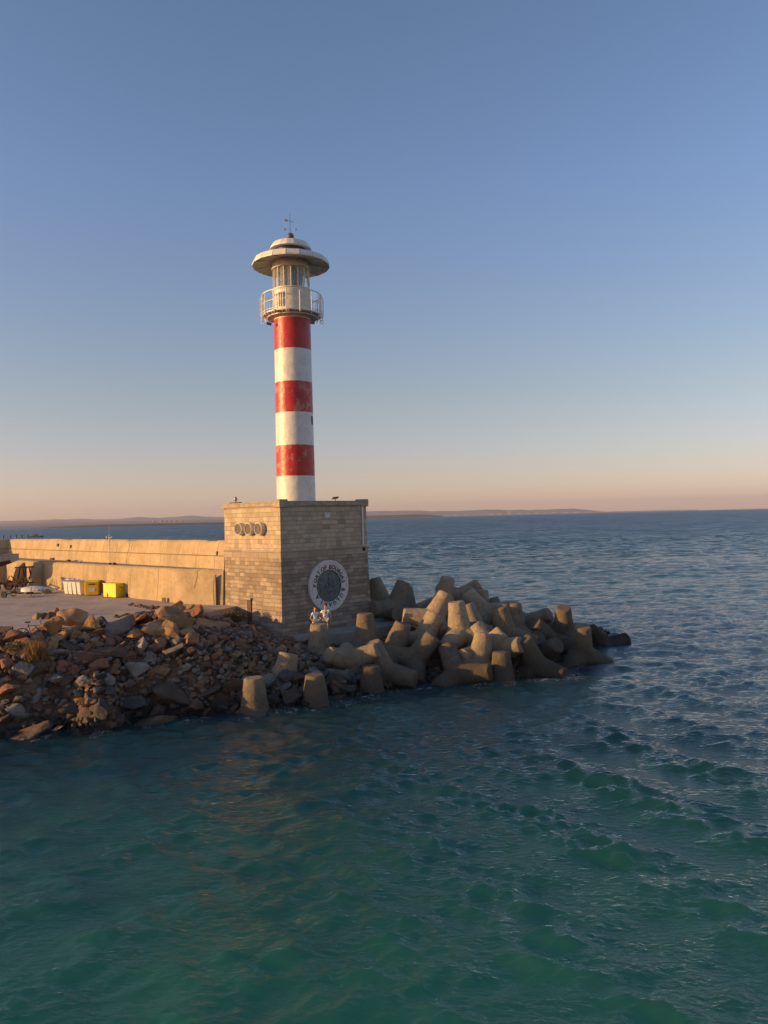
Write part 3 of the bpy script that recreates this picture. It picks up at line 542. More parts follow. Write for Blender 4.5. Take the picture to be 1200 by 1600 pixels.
for q in (0, 4): bm.faces.new((a[q], b[q], b2[q], a2[q]))
mob('side_wall', bm, M['wall_low'], st)
# ---------------------------------------------------------------- tetrapods
def tetra_mesh(seed):
    rd = random.Random(seed); bm = bmesh.new()
    L = 1.86; dirs = [Vector((0, 0, 1))]
    for k_ in range(3):
        a = 2*math.pi*k_/3; dirs.append(Vector((math.sin(R(109.47))*math.cos(a), math.sin(R(109.47))*math.sin(a), math.cos(R(109.47)))))
    for d in dirs:
        q = d.to_track_quat('Z', 'Y'); prof = [(.02, -.1), (.70, -.1), (.68, .35), (.60, .9), (.52, 1.4), (.475, L-.06), (.43, L), (.02, L)]
        n = 28; rings = [[bm.verts.new(q @ Vector((r*math.cos(2*math.pi*i/n), r*math.sin(2*math.pi*i/n), z))) for i in range(n)] for r, z in prof]
        for A, B in zip(rings[:-1], rings[1:]):
            for i in range(n): bm.faces.new((A[i], A[(i+1) % n], B[(i+1) % n], B[i]))
        bm.faces.new(rings[0][::-1]); bm.faces.new(rings[-1])
    me = bpy.data.meshes.new('t'); bm.to_mesh(me); bm.free(); ob = bpy.data.objects.new('t', me); COL.objects.link(ob)
    md = ob.modifiers.new('r', 'REMESH'); md.mode = 'VOXEL'; md.voxel_size = .05
    ms = ob.modifiers.new('s', 'SMOOTH'); ms.iterations = 1; ms.factor = .5
    bpy.context.view_layer.update()
    m2 = bpy.data.meshes.new_from_object(ob.evaluated_get(bpy.context.evaluated_depsgraph_get())); bpy.data.objects.remove(ob)
    off = Vector((seed*13.1, 0, 0))
    for v in m2.vertices:
        c = v.co; n_ = mnoise.noise(c*1.2+off)*.022+mnoise.noise(c*4+off)*.014+mnoise.noise(c*11+off)*.006
        v.co = c+v.normal*n_*.9
    m2.polygons.foreach_set('use_smooth', [True]*len(m2.polygons)); m2.materials.append(M['tetra']); m2.name = 'tetrapod'; return m2
TM = [tetra_mesh(s_) for s_ in (1, 2, 3)]
TET = [  # centre px, py, distance, leg direction, second leg hint, label
 (499, 1026, 43.2, (0, 0, 1), (-1, -.3, -.3), 'upright tetrapod whose blunt leg hides the lower bodies of the couple'),
 (572, 1009, 44, (.0, 0, 1), (-.8, -.6, -.3), 'pale upright tetrapod between the couple and the wide gap, lit at its rounded top'),
 (549, 1033, 41.2, (.85, -.25, .38), (-.72, -.55, .3), 'golden lit tetrapod lying on its side with two legs spread in a V'),
 (581, 1096, 39.8, (0, 0, 1), (1, -.2, 0), 'dark stubby tetrapod leg standing in the water below the V-shaped one'),
 (438, 1080, 38.9, (.22, .12, .92), (.65, -.65, -.35), 'broad slanting tetrapod with a sunlit ridge, second from the left end of the pile'),
 (398, 1120, 36.3, (0, 0, 1), (.4, -1, 0), 'leftmost tetrapod, an upright sunlit leg rising from the water edge'),
 (493, 1113, 37.6, (0, 0, 1), (-.5, -1, 0), 'tetrapod at the water edge with a splash of white paint on its upright leg'),
 (521, 1070, 41.0, (.12, -.93, .3), (-.7, 0, .5), 'dark tetrapod pointing a round leg end straight out beside the white-stained one'),
 (614, 1022, 43.6, (.33, 0, .94), (-.3, -.9, -.3), 'tall leaning tetrapod left of the paired one, dark at its thick foot'),
 (660, 1004, 44.6, (.42, .1, .9), (-.2, -.8, -.5), 'leaning tetrapod with its upper leg lit gold, left of the tallest lit leg'),
 (676, 969, 46.8, (-.95, -.1, .18), (.35, .2, .9), 'tetrapod laid with one sunlit leg pointing left behind the leaning pair'),
 (719, 990, 44.4, (-.1, 0, 1), (-.62, -.75, -.3), 'tallest sunlit tetrapod standing upright in the middle of the pile with legs spread wide'),
 (744, 990, 46.8, (-.27, .1, .95), (.8, -.5, 0), 'tetrapod with a narrow upright leg just right of the tallest sunlit one'),
 (747, 1041, 42.6, (.2, .1, .97), (.7, -.5, -.4), 'tetrapod with a rosy lit upper leg leaning right above the water edge'),
 (750, 1024, 43.6, (-.62, -.75, .08), (.5, -.3, .7), 'tetrapod pointing a round half-lit leg end toward the lower left'),
 (771, 1018, 43.8, (.74, -.55, .28), (-.6, .3, .6), 'tetrapod with a golden lit leg end pointing right, above the waterline'),
 (785, 1072, 41.8, (.0, .05, 1), (-.9, -.3, -.3), 'tetrapod at the water edge with a lit cap and wide dark feet'),
 (716, 1056, 41.9, (-.28, .5, .8), (.8, -.5, -.2), 'low dark tetrapod with a reddish wet base below the tallest sunlit one'),
 (645, 1034, 43.0, (.08, -.82, -.5), (-.7, .3, .4), 'dark tetrapod pointing a leg down at the camera between the leaning pair and the sea'),
 (804, 988, 48.0, (0, 0, 1), (-.93, -.35, -.3), 'grey upright tetrapod with three clean legs at the right part of the pile'),
 (757, 960, 50.5, (.85, -.4, .25), (-.4, 0, .7), 'tetrapod with a thick log-like leg pointing right behind the tallest sunlit one'),
 (716, 936, 54.5, (.78, 0, .5), (-.7, -.3, .3), 'rearmost tetrapod with a rounded leg rising right against the sea'),
 (752, 964, 52.6, (.02, 0, 1), (.7, -.5, 0), 'tetrapod with a short upright leg under the rearmost one'),
 (789, 994, 45.2, (.95, -.2, -.22), (-.3, -.1, .9), 'mossy tetrapod with a long streaked leg lying toward the right'),
 (822, 977, 50.0, (.7, -.5, .42), (-.6, 0, .5), 'brown tetrapod with a leg end pointing right beside the grey upright one'),
 (880, 990, 48.6, (-.05, -.35, .9), (.3, -.7, -.5), 'tall dark tetrapod in shade at the right shoulder of the pile'),
 (908, 1022, 46.4, (0, -.3, .9), (.95, -.2, -.3), 'tetrapod in the water with a whitish stained leg end and two feet spread sideways'),
 (944, 1013, 52.5, (-.55, -.2, .75), (.72, .1, .6), 'black wet tetrapod far right in the sea, two stubs rising in a V'),
 (836, 1042, 43.4, (.62, -.5, -.15), (-.5, 0, .8), 'low dark tetrapod by the foam with a pale leg end'),
 (842, 1026, 45.6, (.35, -.6, .4), (-.7, -.3, 0), 'shaded tetrapod wedged behind the one by the foam'),
 (862, 1006, 48.0, (-.5, -.2, .6), (.6, -.6, 0), 'dark tetrapod filling the gap left of the tall shaded one'),
 (597, 944, 53.0, (-.28, .15, .93), (.85, -.5, -.1), 'tetrapod directly against the right corner of the pedestal'),
 (638, 951, 54.5, (-.03, 0, 1), (.8, -.5, -.3), 'slender upright tetrapod standing out against the sea near the pedestal'),
 (618, 951, 50.6, (.30, .25, .88), (-.8, -.6, -.3), 'wide tetrapod in shade with its foot reaching left beside the pedestal'),
 (645, 968, 49.4, (-.52, -.75, .32), (.9, .1, .4), 'tetrapod pointing a shaded leg end left above the concrete path'),
 (692, 944, 51.2, (-.88, -.25, -.18), (.6, -.5, -.5), 'tetrapod with a long leg sloping down left, arched at the back of the pile'),
 (697, 972, 48.2, (-.02, -.5, .8), (.8, 0, -.2), 'tetrapod showing a small lit tip between the leaning leg and the tallest one'),
 (783, 975, 52.5, (-.3, .2, .9), (.8, -.3, 0), 'shaded tetrapod deep behind the log-like leg'),
 (730, 1010, 44.8, (.5, -.3, .3), (-.6, -.5, -.2), 'tetrapod wedged in shadow under the tallest sunlit one'),
 (600, 1052, 41.6, (.75, -.35, -.1), (-.2, -.2, .9), 'tetrapod with a leg sloping to the lower right toward the waterline'),
]
for i, (px, py, D, p_, q_, lab) in enumerate(TET):
    o = bpy.data.objects.new('tetrapod', TM[i % 3]); COL.objects.link(o); z = Vector(p_).normalized(); x = Vector(q_); x = (x-z*x.dot(z)).normalized(); y = z.cross(x)
    mt = Matrix((x, y, z)).transposed(); k_s = .84 if lab.startswith('slender') else 1.04 if lab.startswith('broad') else .88 if lab.startswith('golden lit') else 1.0; o.matrix_world = Matrix.Translation(P(px, py, D)) @ mt.to_4x4() @ Matrix.Scale(k_s, 4)
    dk = any(w_ in lab for w_ in ('dark', 'black', 'mossy', 'wedged', 'gap', 'shade')); tn = .66 if dk else 1.0 if 'lit' not in lab else 1.22  # sunlit tetrapods painted lighter and shaded ones darker; wet and mossy ones dark too
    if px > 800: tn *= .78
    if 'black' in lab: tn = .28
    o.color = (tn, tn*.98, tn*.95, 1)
    tag(o, lab, 'tetrapod', 'concrete tetrapods piled round the pier head')
# ---------------------------------------------------------------- boulders
def hit(px, py):
    d = _f + _r*((px-600)/F) - _u*((py-800)/F); t_ = 20.0; o_ = Vector((0, 0, CAMZ))
    while t_ < 75:
        q = o_+d*t_; h = float(hgt(q.x, q.y)); h = max(h, -.15)
        if h > 3.3 and py < 1000 and px < 345: h = max(h, QZ)
        if q.z <= h: return q
        t_ += .05
    return q
def rock_mesh(seed):
    rd = random.Random(seed); bm = bmesh.new(); ax = (1, rd.uniform(.65, .95), rd.uniform(.5, .85))
    for i in range(rd.randint(9, 16)):
        v = Vector((rd.gauss(0, 1), rd.gauss(0, 1), rd.gauss(0, 1))).normalized()
        mx = max(abs(v.x), abs(v.y), abs(v.z)); v = v*(.75+.25/mx*.8)*rd.uniform(.88, 1.08)
        bm.verts.new((v.x*.5*ax[0], v.y*.5*ax[1], v.z*.5*ax[2]))
    r = bmesh.ops.convex_hull(bm, input=bm.verts[:]); bmesh.ops.delete(bm, geom=[e for e in r['geom_interior'] if isinstance(e, bmesh.types.BMVert)], context='VERTS')
    bmesh.ops.dissolve_limit(bm, angle_limit=R(14), verts=bm.verts[:], edges=bm.edges[:])
    bmesh.ops.bevel(bm, geom=bm.edges[:], offset=.028, segments=2, affect='EDGES', profile=.6)
    bmesh.ops.triangulate(bm, faces=bm.faces[:])
    for _ in range(3):
        es = [e for e in bm.edges if e.calc_length() > .11]
        if es: bmesh.ops.subdivide_edges(bm, edges=es, cuts=1); bmesh.ops.triangulate(bm, faces=bm.faces[:])
    bm.normal_update(); off = Vector((seed*7.7, 1, 2))
    for v in bm.verts: v.co += v.normal*(mnoise.noise(v.co*3.2+off)*.055+mnoise.noise(v.co*9+off)*.022)
    me = bpy.data.meshes.new('rock'); bmesh.ops.recalc_face_normals(bm, faces=bm.faces[:]); bm.to_mesh(me); bm.free()
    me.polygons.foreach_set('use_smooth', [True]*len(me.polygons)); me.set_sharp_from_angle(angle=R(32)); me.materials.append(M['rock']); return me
RM = [rock_mesh(s_) for s_ in range(16)]
rd = random.Random(42)
COLS = {'reddish brown': (.28, .14, .08), 'tan': (.42, .265, .145), 'dark grey': (.10, .093, .09), 'pale grey': (.25, .24, .23), 'dark brown': (.12, .08, .055), 'ochre': (.42, .25, .11)}
placed = []; NR = 0
def rock(loc, sz, col, label, group=None, rot=None, name='boulder', mesh=None, sc=None):
    global NR
    o = bpy.data.objects.new(name, RM[rd.randrange(16)] if mesh is None else RM[mesh]); COL.objects.link(o); o.location = loc
    o.rotation_euler = rot or (rd.uniform(-.5, .5), rd.uniform(-.5, .5), rd.uniform(0, 6.28)); s_ = sc or (1, 1, rd.uniform(.8, 1.1)); o.scale = (sz*s_[0], sz*s_[1], sz*s_[2])
    c = COLS[col]; j = rd.uniform(.8, 1.2); o.color = (c[0]*j, c[1]*j*rd.uniform(.94, 1.06), c[2]*j, 1)
    tag(o, label, 'rock', group); placed.append((loc[0], loc[1], sz)); NR += 1; return o
LM = [  # the stones one can tell apart: px, py, distance, size, colour, label, (sx,sy,sz)
 (33, 1143, 33.2, 2.3, 'reddish brown', 'large flat-topped red-brown boulder at the lower left corner of the slope, in the water edge', (1, .8, .5)),
 (120, 1131, 34.0, .75, 'ochre', 'small golden lit stone at the waterline right of the large red-brown slab', (1, .8, .8)),
 (168, 1134, 34.2, .8, 'ochre', 'second small golden stone at the waterline, nearer the flat wet slab', (1, .8, .7)),
 (108, 1139, 33.8, .45, 'ochre', 'tiny lit stone just left of the small golden ones', (1, 1, .8)),
 (145, 1143, 33.8, .5, 'dark brown', 'low wet stone between the two small golden ones', (1.3, 1, .5)),
 (238, 1119, 35.4, 2.0, 'tan', 'long flat slab with a sunlit edge lying in the water edge', (1.1, .6, .3)),
 (268, 1090, 37.2, 2.1, 'dark brown', 'very large rounded dark boulder above the long flat slab', (1, .9, .8)),
 (325, 1086, 37.2, 1.3, 'dark brown', 'dark boulder with pale scratches right of the very large rounded one', (.9, .8, .9)),
 (355, 1072, 38.0, 1.8, 'dark brown', 'big shaded wedge-shaped boulder with a lit tip behind the leftmost tetrapod', (1, .8, .8)),
 (372, 1088, 37.3, 1.3, 'dark grey', 'dark boulder tucked against the left side of the leftmost tetrapod', (.8, .8, .9)),
 (48, 1090, 35.2, 1.15, 'pale grey', 'pale grey block in the middle of the lower left slope', (.8, .7, 1)),
 (10, 1085, 35.2, 1.6, 'reddish brown', 'large shaded red-brown boulder cut by the left frame edge', (1, .8, .8)),
 (27, 1110, 34.6, 1.2, 'pale grey', 'grey slanting stone just above the large red-brown slab', (1.1, .7, .7)),
 (70, 1115, 34.8, 1.6, 'dark brown', 'broad dark stone above and right of the red-brown slab', (1.2, .8, .6)),
 (112, 1110, 35.2, 1.3, 'dark grey', 'dark stone above the small golden waterline stones', (1, .8, .7)),
 (155, 1112, 35.4, 1.4, 'dark grey', 'dark upright block above the second golden waterline stone', (.8, .8, .9)),
 (195, 1100, 36.2, 1.7, 'dark grey', 'large dark slanting block left of the very large rounded boulder', (1.2, .7, .7)),
 (32, 1052, 36.4, 1.1, 'pale grey', 'pyramid-shaped grey stone near the left edge below the dry grass', (.9, .8, 1)),
 (80, 1060, 36.4, 1.0, 'pale grey', 'flat pale stone in the left part of the slope below the dry grass', (1.2, .7, .6)),
 (132, 1063, 36.8, .9, 'pale grey', 'grey stone with a pale top in the middle of the left slope', (1.1, .8, .7)),
 (110, 967, 41.0, 1.55, 'tan', 'large lit block with a flat sloping top on the crest against the quay', (1, .8, .9)),
 (80, 983, 40.0, 1.3, 'ochre', 'jagged golden boulder on the crest right of the bicycle', (.9, .8, 1.1)),
 (86, 998, 39.2, 1.1, 'ochre', 'golden yellow boulder right of the tall dry grass', (1, .8, .8)),
 (136, 975, 41.2, 1.15, 'tan', 'pointed tan boulder on the crest, next right of the flat sloping block', (.8, .8, 1.1)),
 (160, 972, 42.0, 1.0, 'dark grey', 'rounded dark boulder on the crest left of the tall blue-grey block', (1, .8, .8)),
 (186, 985, 41.6, 1.7, 'pale grey', 'large blue-grey block leaning on the crest, facing the camera', (.9, .6, 1.1)),
 (201, 966, 42.8, 1.3, 'reddish brown', 'peaked red-brown boulder at the top of the crest above the blue-grey block', (.8, .8, 1)),
 (222, 969, 43.6, 1.15, 'reddish brown', 'smooth rounded brown boulder right of the peaked one on the crest', (1.1, .8, .8)),
 (150, 988, 41.0, 1.1, 'ochre', 'small golden lit boulder low in front of the rounded dark crest stone', (1.1, .8, .7)),
 (240, 985, 42.0, 1.5, 'tan', 'tan boulder with a lit left face, right of the blue-grey block', (.9, .8, .9)),
 (268, 965, 44.0, 2.0, 'tan', 'largest crest boulder, a broad block with a lit left face in front of the wall', (1, .8, .8)),
 (303, 958, 45.0, 1.4, 'reddish brown', 'rounded brown boulder on the crest nearest the stair', (1, .9, .9)),
 (265, 985, 42.6, 1.5, 'tan', 'tan block in front of the largest crest boulder', (1, .8, .8)),
 (330, 968, 44.6, 1.9, 'tan', 'long sloping boulder speckled with light, right of the rounded crest stone', (1.2, .8, .5)),
 (305, 985, 43.4, 1.1, 'dark brown', 'smooth dark boulder below the long sloping speckled one', (1.1, .8, .6)),
 (15, 1000, 38.6, 1.4, 'reddish brown', 'reddish lit boulder at the left frame edge above the dry plants', (1, .8, .9)),
 (38, 1008, 38.2, 1.2, 'reddish brown', 'red-brown boulder just left of the tall dry grass', (1, .8, .9)),
 (2, 985, 39.0, 1.0, 'dark brown', 'dark crest boulder cut by the left frame edge', (1, .8, .8)),
 (24, 1018, 37.6, 1.0, 'ochre', 'ochre boulder below the red-brown one at the far left', (1, .8, .8)),
 (88, 1022, 38.0, 1.1, 'pale grey', 'purple-grey stone right of the foot of the dry grass', (1, .8, .7)),
 (76, 1033, 37.4, .7, 'ochre', 'small pointed orange lit stone at the foot of the dry grass', (.8, .7, .9)),
 (132, 1026, 38.4, 1.3, 'reddish brown', 'smooth long red-brown boulder in the middle of the upper slope', (1.4, .8, .6)),
 (112, 1007, 39.2, 1.3, 'dark brown', 'smooth shaded boulder with a bright left tip below the crest', (1.2, .8, .6)),
 (168, 1018, 39.2, 1.3, 'dark brown', 'long low shaded boulder below the golden crest stone', (1.4, .8, .6)),
 (245, 1052, 38.6, 1.1, 'ochre', 'angular stone with a brightly lit left face in the middle of the slope', (1, .8, .8)),
 (292, 1052, 38.4, .95, 'pale grey', 'pale upright stone leaning in the middle of the slope above the very large rounded boulder', (.6, .6, 1.2)),
 (400, 1050, 39.8, .6, 'ochre', 'small bright golden stone above the leftmost tetrapod', (1, .8, .8)),
 (847, 1046, 44.6, 1.2, 'dark grey', 'wet stone by the foam at the right of the pile', (1.2, .8, .5)),
 (886, 1047, 44.0, 1.2, 'reddish brown', 'flat wet slab lying in the sea right of the foam', (1.3, .6, .2)),
 (741, 1064, 41.8, .7, 'reddish brown', 'small rounded wet stone in front of the low tetrapods', (1.1, .8, .6)),
 (834, 1060, 42.6, .7, 'dark grey', 'small dark stone in the foam below the pale leg end', (1, .8, .5)),
]
for px, py, D, sz, c, lab, sc in LM:
    hp = hit(px, py+sz*9) if px < 430 else P(px, py, D)
    sz *= 1.22 if px < 430 else 1.0; rock(hp+Vector((0, .15*sz, .24*sz*sc[2])), sz, c, lab, 'boulders of the rock slope', (rd.uniform(-.3, .3), rd.uniform(-.3, .3), rd.uniform(-.6, .6)), 'boulder', None, sc)
ZW = {'crest': 'on the crest of the rock slope beside the quay', 'upper': 'on the upper half of the rock slope', 'lower': 'on the lower half of the rock slope', 'water': 'along the waterline of the rock slope', 'corner': 'heaped below the pedestal corner'}
def inv(x, y, z):
    d = Vector((x, y, z-CAMZ)); w = d.dot(_f); return 600+F*d.dot(_r)/w, 800-F*d.dot(_u)/w
tries = 0; filler = []
def scatter(n, smin, smax, frac, zones, spread=.62):
    global tries
    cnt = 0; k_ = 0
    while cnt < n and k_ < 20000:
        k_ += 1; x = rd.uniform(-19.5, -.5); y = rd.uniform(31, 47.5); h = float(hgt(x, y))
        if h < -.25 or h > 3.5: continue
        px, py = inv(x, y, h)
        if px < -8: continue
        lx, ly, _ = w2l(Vector((x, y, 0)))
        if lx > -.5 and ly > -.4: continue
        if x > -4.6 and y > 42.8: continue
        zone = 'corner' if px > 300 and h > 1.0 else ('crest' if h > 3.0 else 'upper' if h > 1.9 else 'water' if h < .35 else 'lower')
        if zone not in zones: continue
        sz = rd.uniform(smin, smax)
        if any((x-a)**2+(y-b)**2 < (spread*.5*(sz+s_))**2 for a, b, s_ in placed): continue
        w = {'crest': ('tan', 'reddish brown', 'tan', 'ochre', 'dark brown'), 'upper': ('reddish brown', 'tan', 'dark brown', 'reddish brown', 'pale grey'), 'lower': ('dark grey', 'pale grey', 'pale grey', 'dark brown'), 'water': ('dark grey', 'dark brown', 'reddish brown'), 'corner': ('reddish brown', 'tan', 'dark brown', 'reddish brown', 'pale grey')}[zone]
        c = rd.choice(w); size = 'large' if sz > .85 else 'medium' if sz > .5 else 'small'
        lab = '%s %s stone %s' % (size, c, ZW[zone]); grp = '%s %s stones %s' % (size, c, ZW[zone])
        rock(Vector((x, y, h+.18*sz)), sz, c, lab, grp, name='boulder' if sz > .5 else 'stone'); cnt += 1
    return cnt
scatter(24, 1.1, 1.5, 1, ('crest', 'upper', 'water', 'lower'), .72)
scatter(120, .8, 1.15, 1, ('crest', 'upper', 'water', 'lower', 'lower'), .52)
print('rocks', NR); scatter(298-NR, .5, .85, 1, ('upper', 'lower', 'water', 'corner', 'crest'), .55)
# the rest of the rubble, too many to count, one object (it also continues beyond the left frame edge)
bm = bmesh.new(); tmpm = [RM[i] for i in range(8)]; cnt = 0
hull = []
for i in range(8):
    b_ = bmesh.new(); r0 = random.Random(100+i)
    for q in range(12):
        v = Vector((r0.gauss(0, 1), r0.gauss(0, 1), r0.gauss(0, 1))).normalized()*r0.uniform(.42, .55); b_.verts.new((v.x, v.y*.85, v.z*.7))
    r_ = bmesh.ops.convex_hull(b_, input=b_.verts[:]); bmesh.ops.delete(b_, geom=[e for e in r_['geom_interior'] if isinstance(e, bmesh.types.BMVert)], context='VERTS')
    bmesh.ops.bevel(b_, geom=b_.edges[:], offset=.03, segments=1, affect='EDGES'); b_.verts.index_update(); hull.append(([v.co.copy() for v in b_.verts], [[v.index for v in f.verts] for f in b_.faces])); b_.free()
Vs = []; Fs = []
for k_ in range(20000):
    x = rd.uniform(-27, 16); y = rd.uniform(31, 50) if k_ % 8 else rd.uniform(50, 66); h = float(hgt(x, y))
    if h < -.5 or h > 3.53: continue
    lx, ly, _ = w2l(Vector((x, y, 0)))
    if lx > -.5 and ly > (-.4 if lx < 1 else -2.2) and lx < 10.2: continue
    if lx > -3.2 and ly > 3: continue
    sz = rd.uniform(.22, .52) if x > -19 else rd.uniform(.4, 1.3)
    if x < -19.5 and k_ % 5: continue
    mt = Matrix.Translation((x, y, h+.05+.12*sz)) @ Matrix.Rotation(rd.uniform(0, 6.28), 4, 'Z') @ Matrix.Rotation(rd.uniform(-1, 1), 4, 'X') @ Matrix.Diagonal((sz, sz, sz, 1))
    hv, hf = hull[rd.randrange(8)]; o_ = len(Vs); Vs += [mt @ v for v in hv]; Fs += [[a+o_ for a in f] for f in hf]
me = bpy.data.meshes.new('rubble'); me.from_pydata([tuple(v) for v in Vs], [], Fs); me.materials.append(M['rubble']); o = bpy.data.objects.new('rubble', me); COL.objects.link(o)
tag(o, 'small loose rubble stones filling the gaps of the rock slope', 'rubble', kind='stuff')
bm.free()
#PART2
# ---------------------------------------------------------------- vegetation
def leaves(bm, c, r, n, sz, rg, flat=.8):
    for i in range(n):
        v = Vector((rg.gauss(0, 1), rg.gauss(0, 1), rg.gauss(0, 1))).normalized()*(rg.random()**.45); p = Vector(c)+Vector((v.x*r[0], v.y*r[1], v.z*r[2]))
        a = Vector((rg.gauss(0, 1), rg.gauss(0, 1), rg.gauss(0, .8))).normalized(); b = a.cross(Vector((rg.gauss(0, 1), rg.gauss(0, 1), rg.gauss(0, 1)))).normalized(); s_ = sz*rg.uniform(.6, 1.3)
        bm.faces.new([bm.verts.new(q) for q in (p-a*s_, p+b*s_*.4, p+a*s_, p-b*s_*.4)])
def leafmat(name, a, b):
    t = NT(name); g_ = t.n('NewGeometry'); t.col(t.mix(g_.outputs['Random Per Island'], a, b)); t.rough(.8); return t.m
M['shrub'] = leafmat('dusty_shrub_leaves', (.075, .075, .03), (.13, .09, .045)); M['dry'] = leafmat('dry_grass_blades', (.34, .17, .05), (.20, .12, .035)); M['weed'] = leafmat('olive_weeds', (.13, .12, .03), (.20, .16, .05))
rg = random.Random(8)
def shrub(px, py, r, lab, mat, n=900, dz=.3):
    p = hit(px, py); e_ = empty('shrub', p); tag(e_, lab, 'shrub'); bm = bmesh.new(); leaves(bm, (0, 0, r[2]*.8), r, n, .055, rg); mob('foliage', bm, mat, e_)
    bm = bmesh.new()
    for i in range(7):
        a = rg.uniform(0, 6.28); tube(bm, [(0, 0, -.1), (math.cos(a)*r[0]*.5, math.sin(a)*r[1]*.5, r[2]*1.2)], .02, 5)
    mob('stem', bm, M['wood'], e_)
shrub(368, 975, (.75, .5, .5), 'brown and olive shrub at the pedestal foot, left of the slot door', M['shrub'], 1300)
shrub(394, 972, (.4, .35, .35), 'small green shrub right of the slot door at the pedestal foot', M['weed'], 600)
shrub(22, 1022, (.5, .4, .35), 'low olive weeds among the golden rocks near the left edge', M['weed'], 500)
def tuft(px, py, n, h, spread, lab, mat):
    p = hit(px, py); bm = bmesh.new()
    for i in range(n):
        b = Vector((rg.gauss(0, spread), rg.gauss(0, spread), 0)); d = Vector((rg.gauss(0, .28), rg.gauss(0, .28), 1)).normalized(); hh = h*rg.uniform(.5, 1.1); w_ = Vector((rg.gauss(0, 1), rg.gauss(0, 1), 0)).normalized()*.014
        bend = Vector((rg.gauss(0, .15), rg.gauss(0, .15), -.05)); m_ = b+d*hh*.6
        v = [bm.verts.new(b-w_), bm.verts.new(b+w_), bm.verts.new(m_+w_*.8), bm.verts.new(m_-w_*.8), bm.verts.new(b+d*hh+bend)]
        bm.faces.new((v[0], v[1], v[2], v[3])); bm.faces.new((v[3], v[2], v[4]))
    o = mob('dry_grass_tuft', bm, mat); o.location = p; tag(o, lab, 'grass tuft')
tuft(56, 1040, 700, 1.25, .16, 'tall orange dry grass tuft growing between the rocks below the bicycle', M['dry'])
tuft(42, 1043, 250, .5, .28, 'short yellowish grass tuft left of the tall orange one', M['weed'])
tuft(68, 1046, 250, .4, .2, 'low rusty grass tuft right of the tall orange one', M['dry'])
# ---------------------------------------------------------------- objects on the quay
def onq(px, py): return G(px, py, QZ)
def wheelie():
    root = empty('wheeled_bin', (0, 0, 0)); bm = bmesh.new()
    lo_ = [(-.22, -.24), (.22, -.24), (.22, .26), (-.22, .26)]; hi_ = [(-.28, -.34), (.28, -.34), (.28, .34), (-.28, .34)]
    a = [bm.verts.new((x, y, .06)) for x, y in lo_]; b = [bm.verts.new((x, y, .98)) for x, y in hi_]
    for i in range(4): bm.faces.new((a[i], a[(i+1) % 4], b[(i+1) % 4], b[i]))
    bm.faces.new(a[::-1]); bm.faces.new(b); bmesh.ops.bevel(bm, geom=bm.edges[:], offset=.03, segments=2, affect='EDGES'); box(bm, (-.31, -.37, .94), (.31, .36, .985), .01); mob('body', bm, M['binwhite'], root)
    bm = bmesh.new(); extr(bm, [(-.31, -.38, .99), (-.31, -.3, 1.06), (-.31, .3, 1.10), (-.31, .40, 1.02), (-.31, .38, .99)], (.62, 0, 0)); tube(bm, [(-.22, .42, 1.0), (.22, .42, 1.0)], .02, 8); mob('lid', bm, M['binlid'], root)
    for sx_ in (-.26, .26):
        bm = bmesh.new(); cyl(bm, (sx_-.03, .27, .11), (sx_+.03, .27, .11), .11, .11, 16); mob('wheel', bm, M['rubber'], root)
    return root
M['binlid'] = simple('grey_bin_lid', (.30, .29, .30), .5, .25, 5)
def dup(root, loc, rz):
    r = root.copy(); COL.objects.link(r); r.location = loc; r.rotation_euler = (0, 0, rz)
    for ch in list(root.children):
        c = ch.copy(); COL.objects.link(c); c.parent = r
        for g in ch.children: d = g.copy(); COL.objects.link(d); d.parent = c
    return r
w0 = wheelie(); used = False
for px, py, rz, lab in ((108, 928.5, -35, 'leftmost white wheeled bin of the front row by the terrace wall'), (114.5, 929, -35, 'second white wheeled bin of the front row, counted from the left'), (121.5, 929.5, -38, 'third white wheeled bin of the front row, in the middle'), (128.5, 930, -40, 'white wheeled bin of the front row standing next to the amber container'),
                    (102, 922.5, 20, 'white wheeled bin standing apart behind the left end of the row'), (112, 923.5, -40, 'white wheeled bin in the back row behind the leftmost pair'), (119.5, 924, -40, 'white wheeled bin in the middle of the back row'), (127.5, 924.5, -42, 'white wheeled bin in the back row below the rusty rack')):
    b = w0 if not used else dup(w0, (0, 0, 0), 0); used = True
    b.location = onq(px, py); b.rotation_euler = (0, 0, R(rz)); tag(b, lab, 'wheeled bin', 'white wheeled bins on the quay')
e_ = empty('waste_container', onq(145, 930), R(8)); tag(e_, 'amber yellow upright container between the white bins and the bright yellow chest', 'container')
bm = bmesh.new(); box(bm, (-.5, -.42, .03), (.5, .42, 1.0), .06); mob('body', bm, M['amber'], e_)
bm = bmesh.new(); extr(bm, [(-.5, -.44, 1.0), (-.5, -.25, 1.13), (-.5, .25, 1.13), (-.5, .44, 1.0)], (1.0, 0, 0)); mob('lid', bm, M['yellow'], e_)
bm = bmesh.new(); box(bm, (-.18, -.455, .82), (.28, -.43, .9)); mob('opening', bm, M['rubber'], e_)
bm = bmesh.new(); box(bm, (-.16, -.45, .3), (.24, -.425, .6)); mob('notice_panel', bm, M['binwhite'], e_)
e_ = empty('storage_chest', onq(181, 934.5), R(55)); tag(e_, 'bright yellow plastic storage chest with a dark lid against the terrace wall', 'chest')
bm = bmesh.new(); pr = [(0, .25), (.06, .08), (.25, 0), (1.15, 0), (1.15, .98), (0, .98)]
extr(bm, [(0, 0, 0.05), (0, 1.45, 0.05), (0, 1.45, .98), (0, 0, .98)], (.02, 0, 0)); 
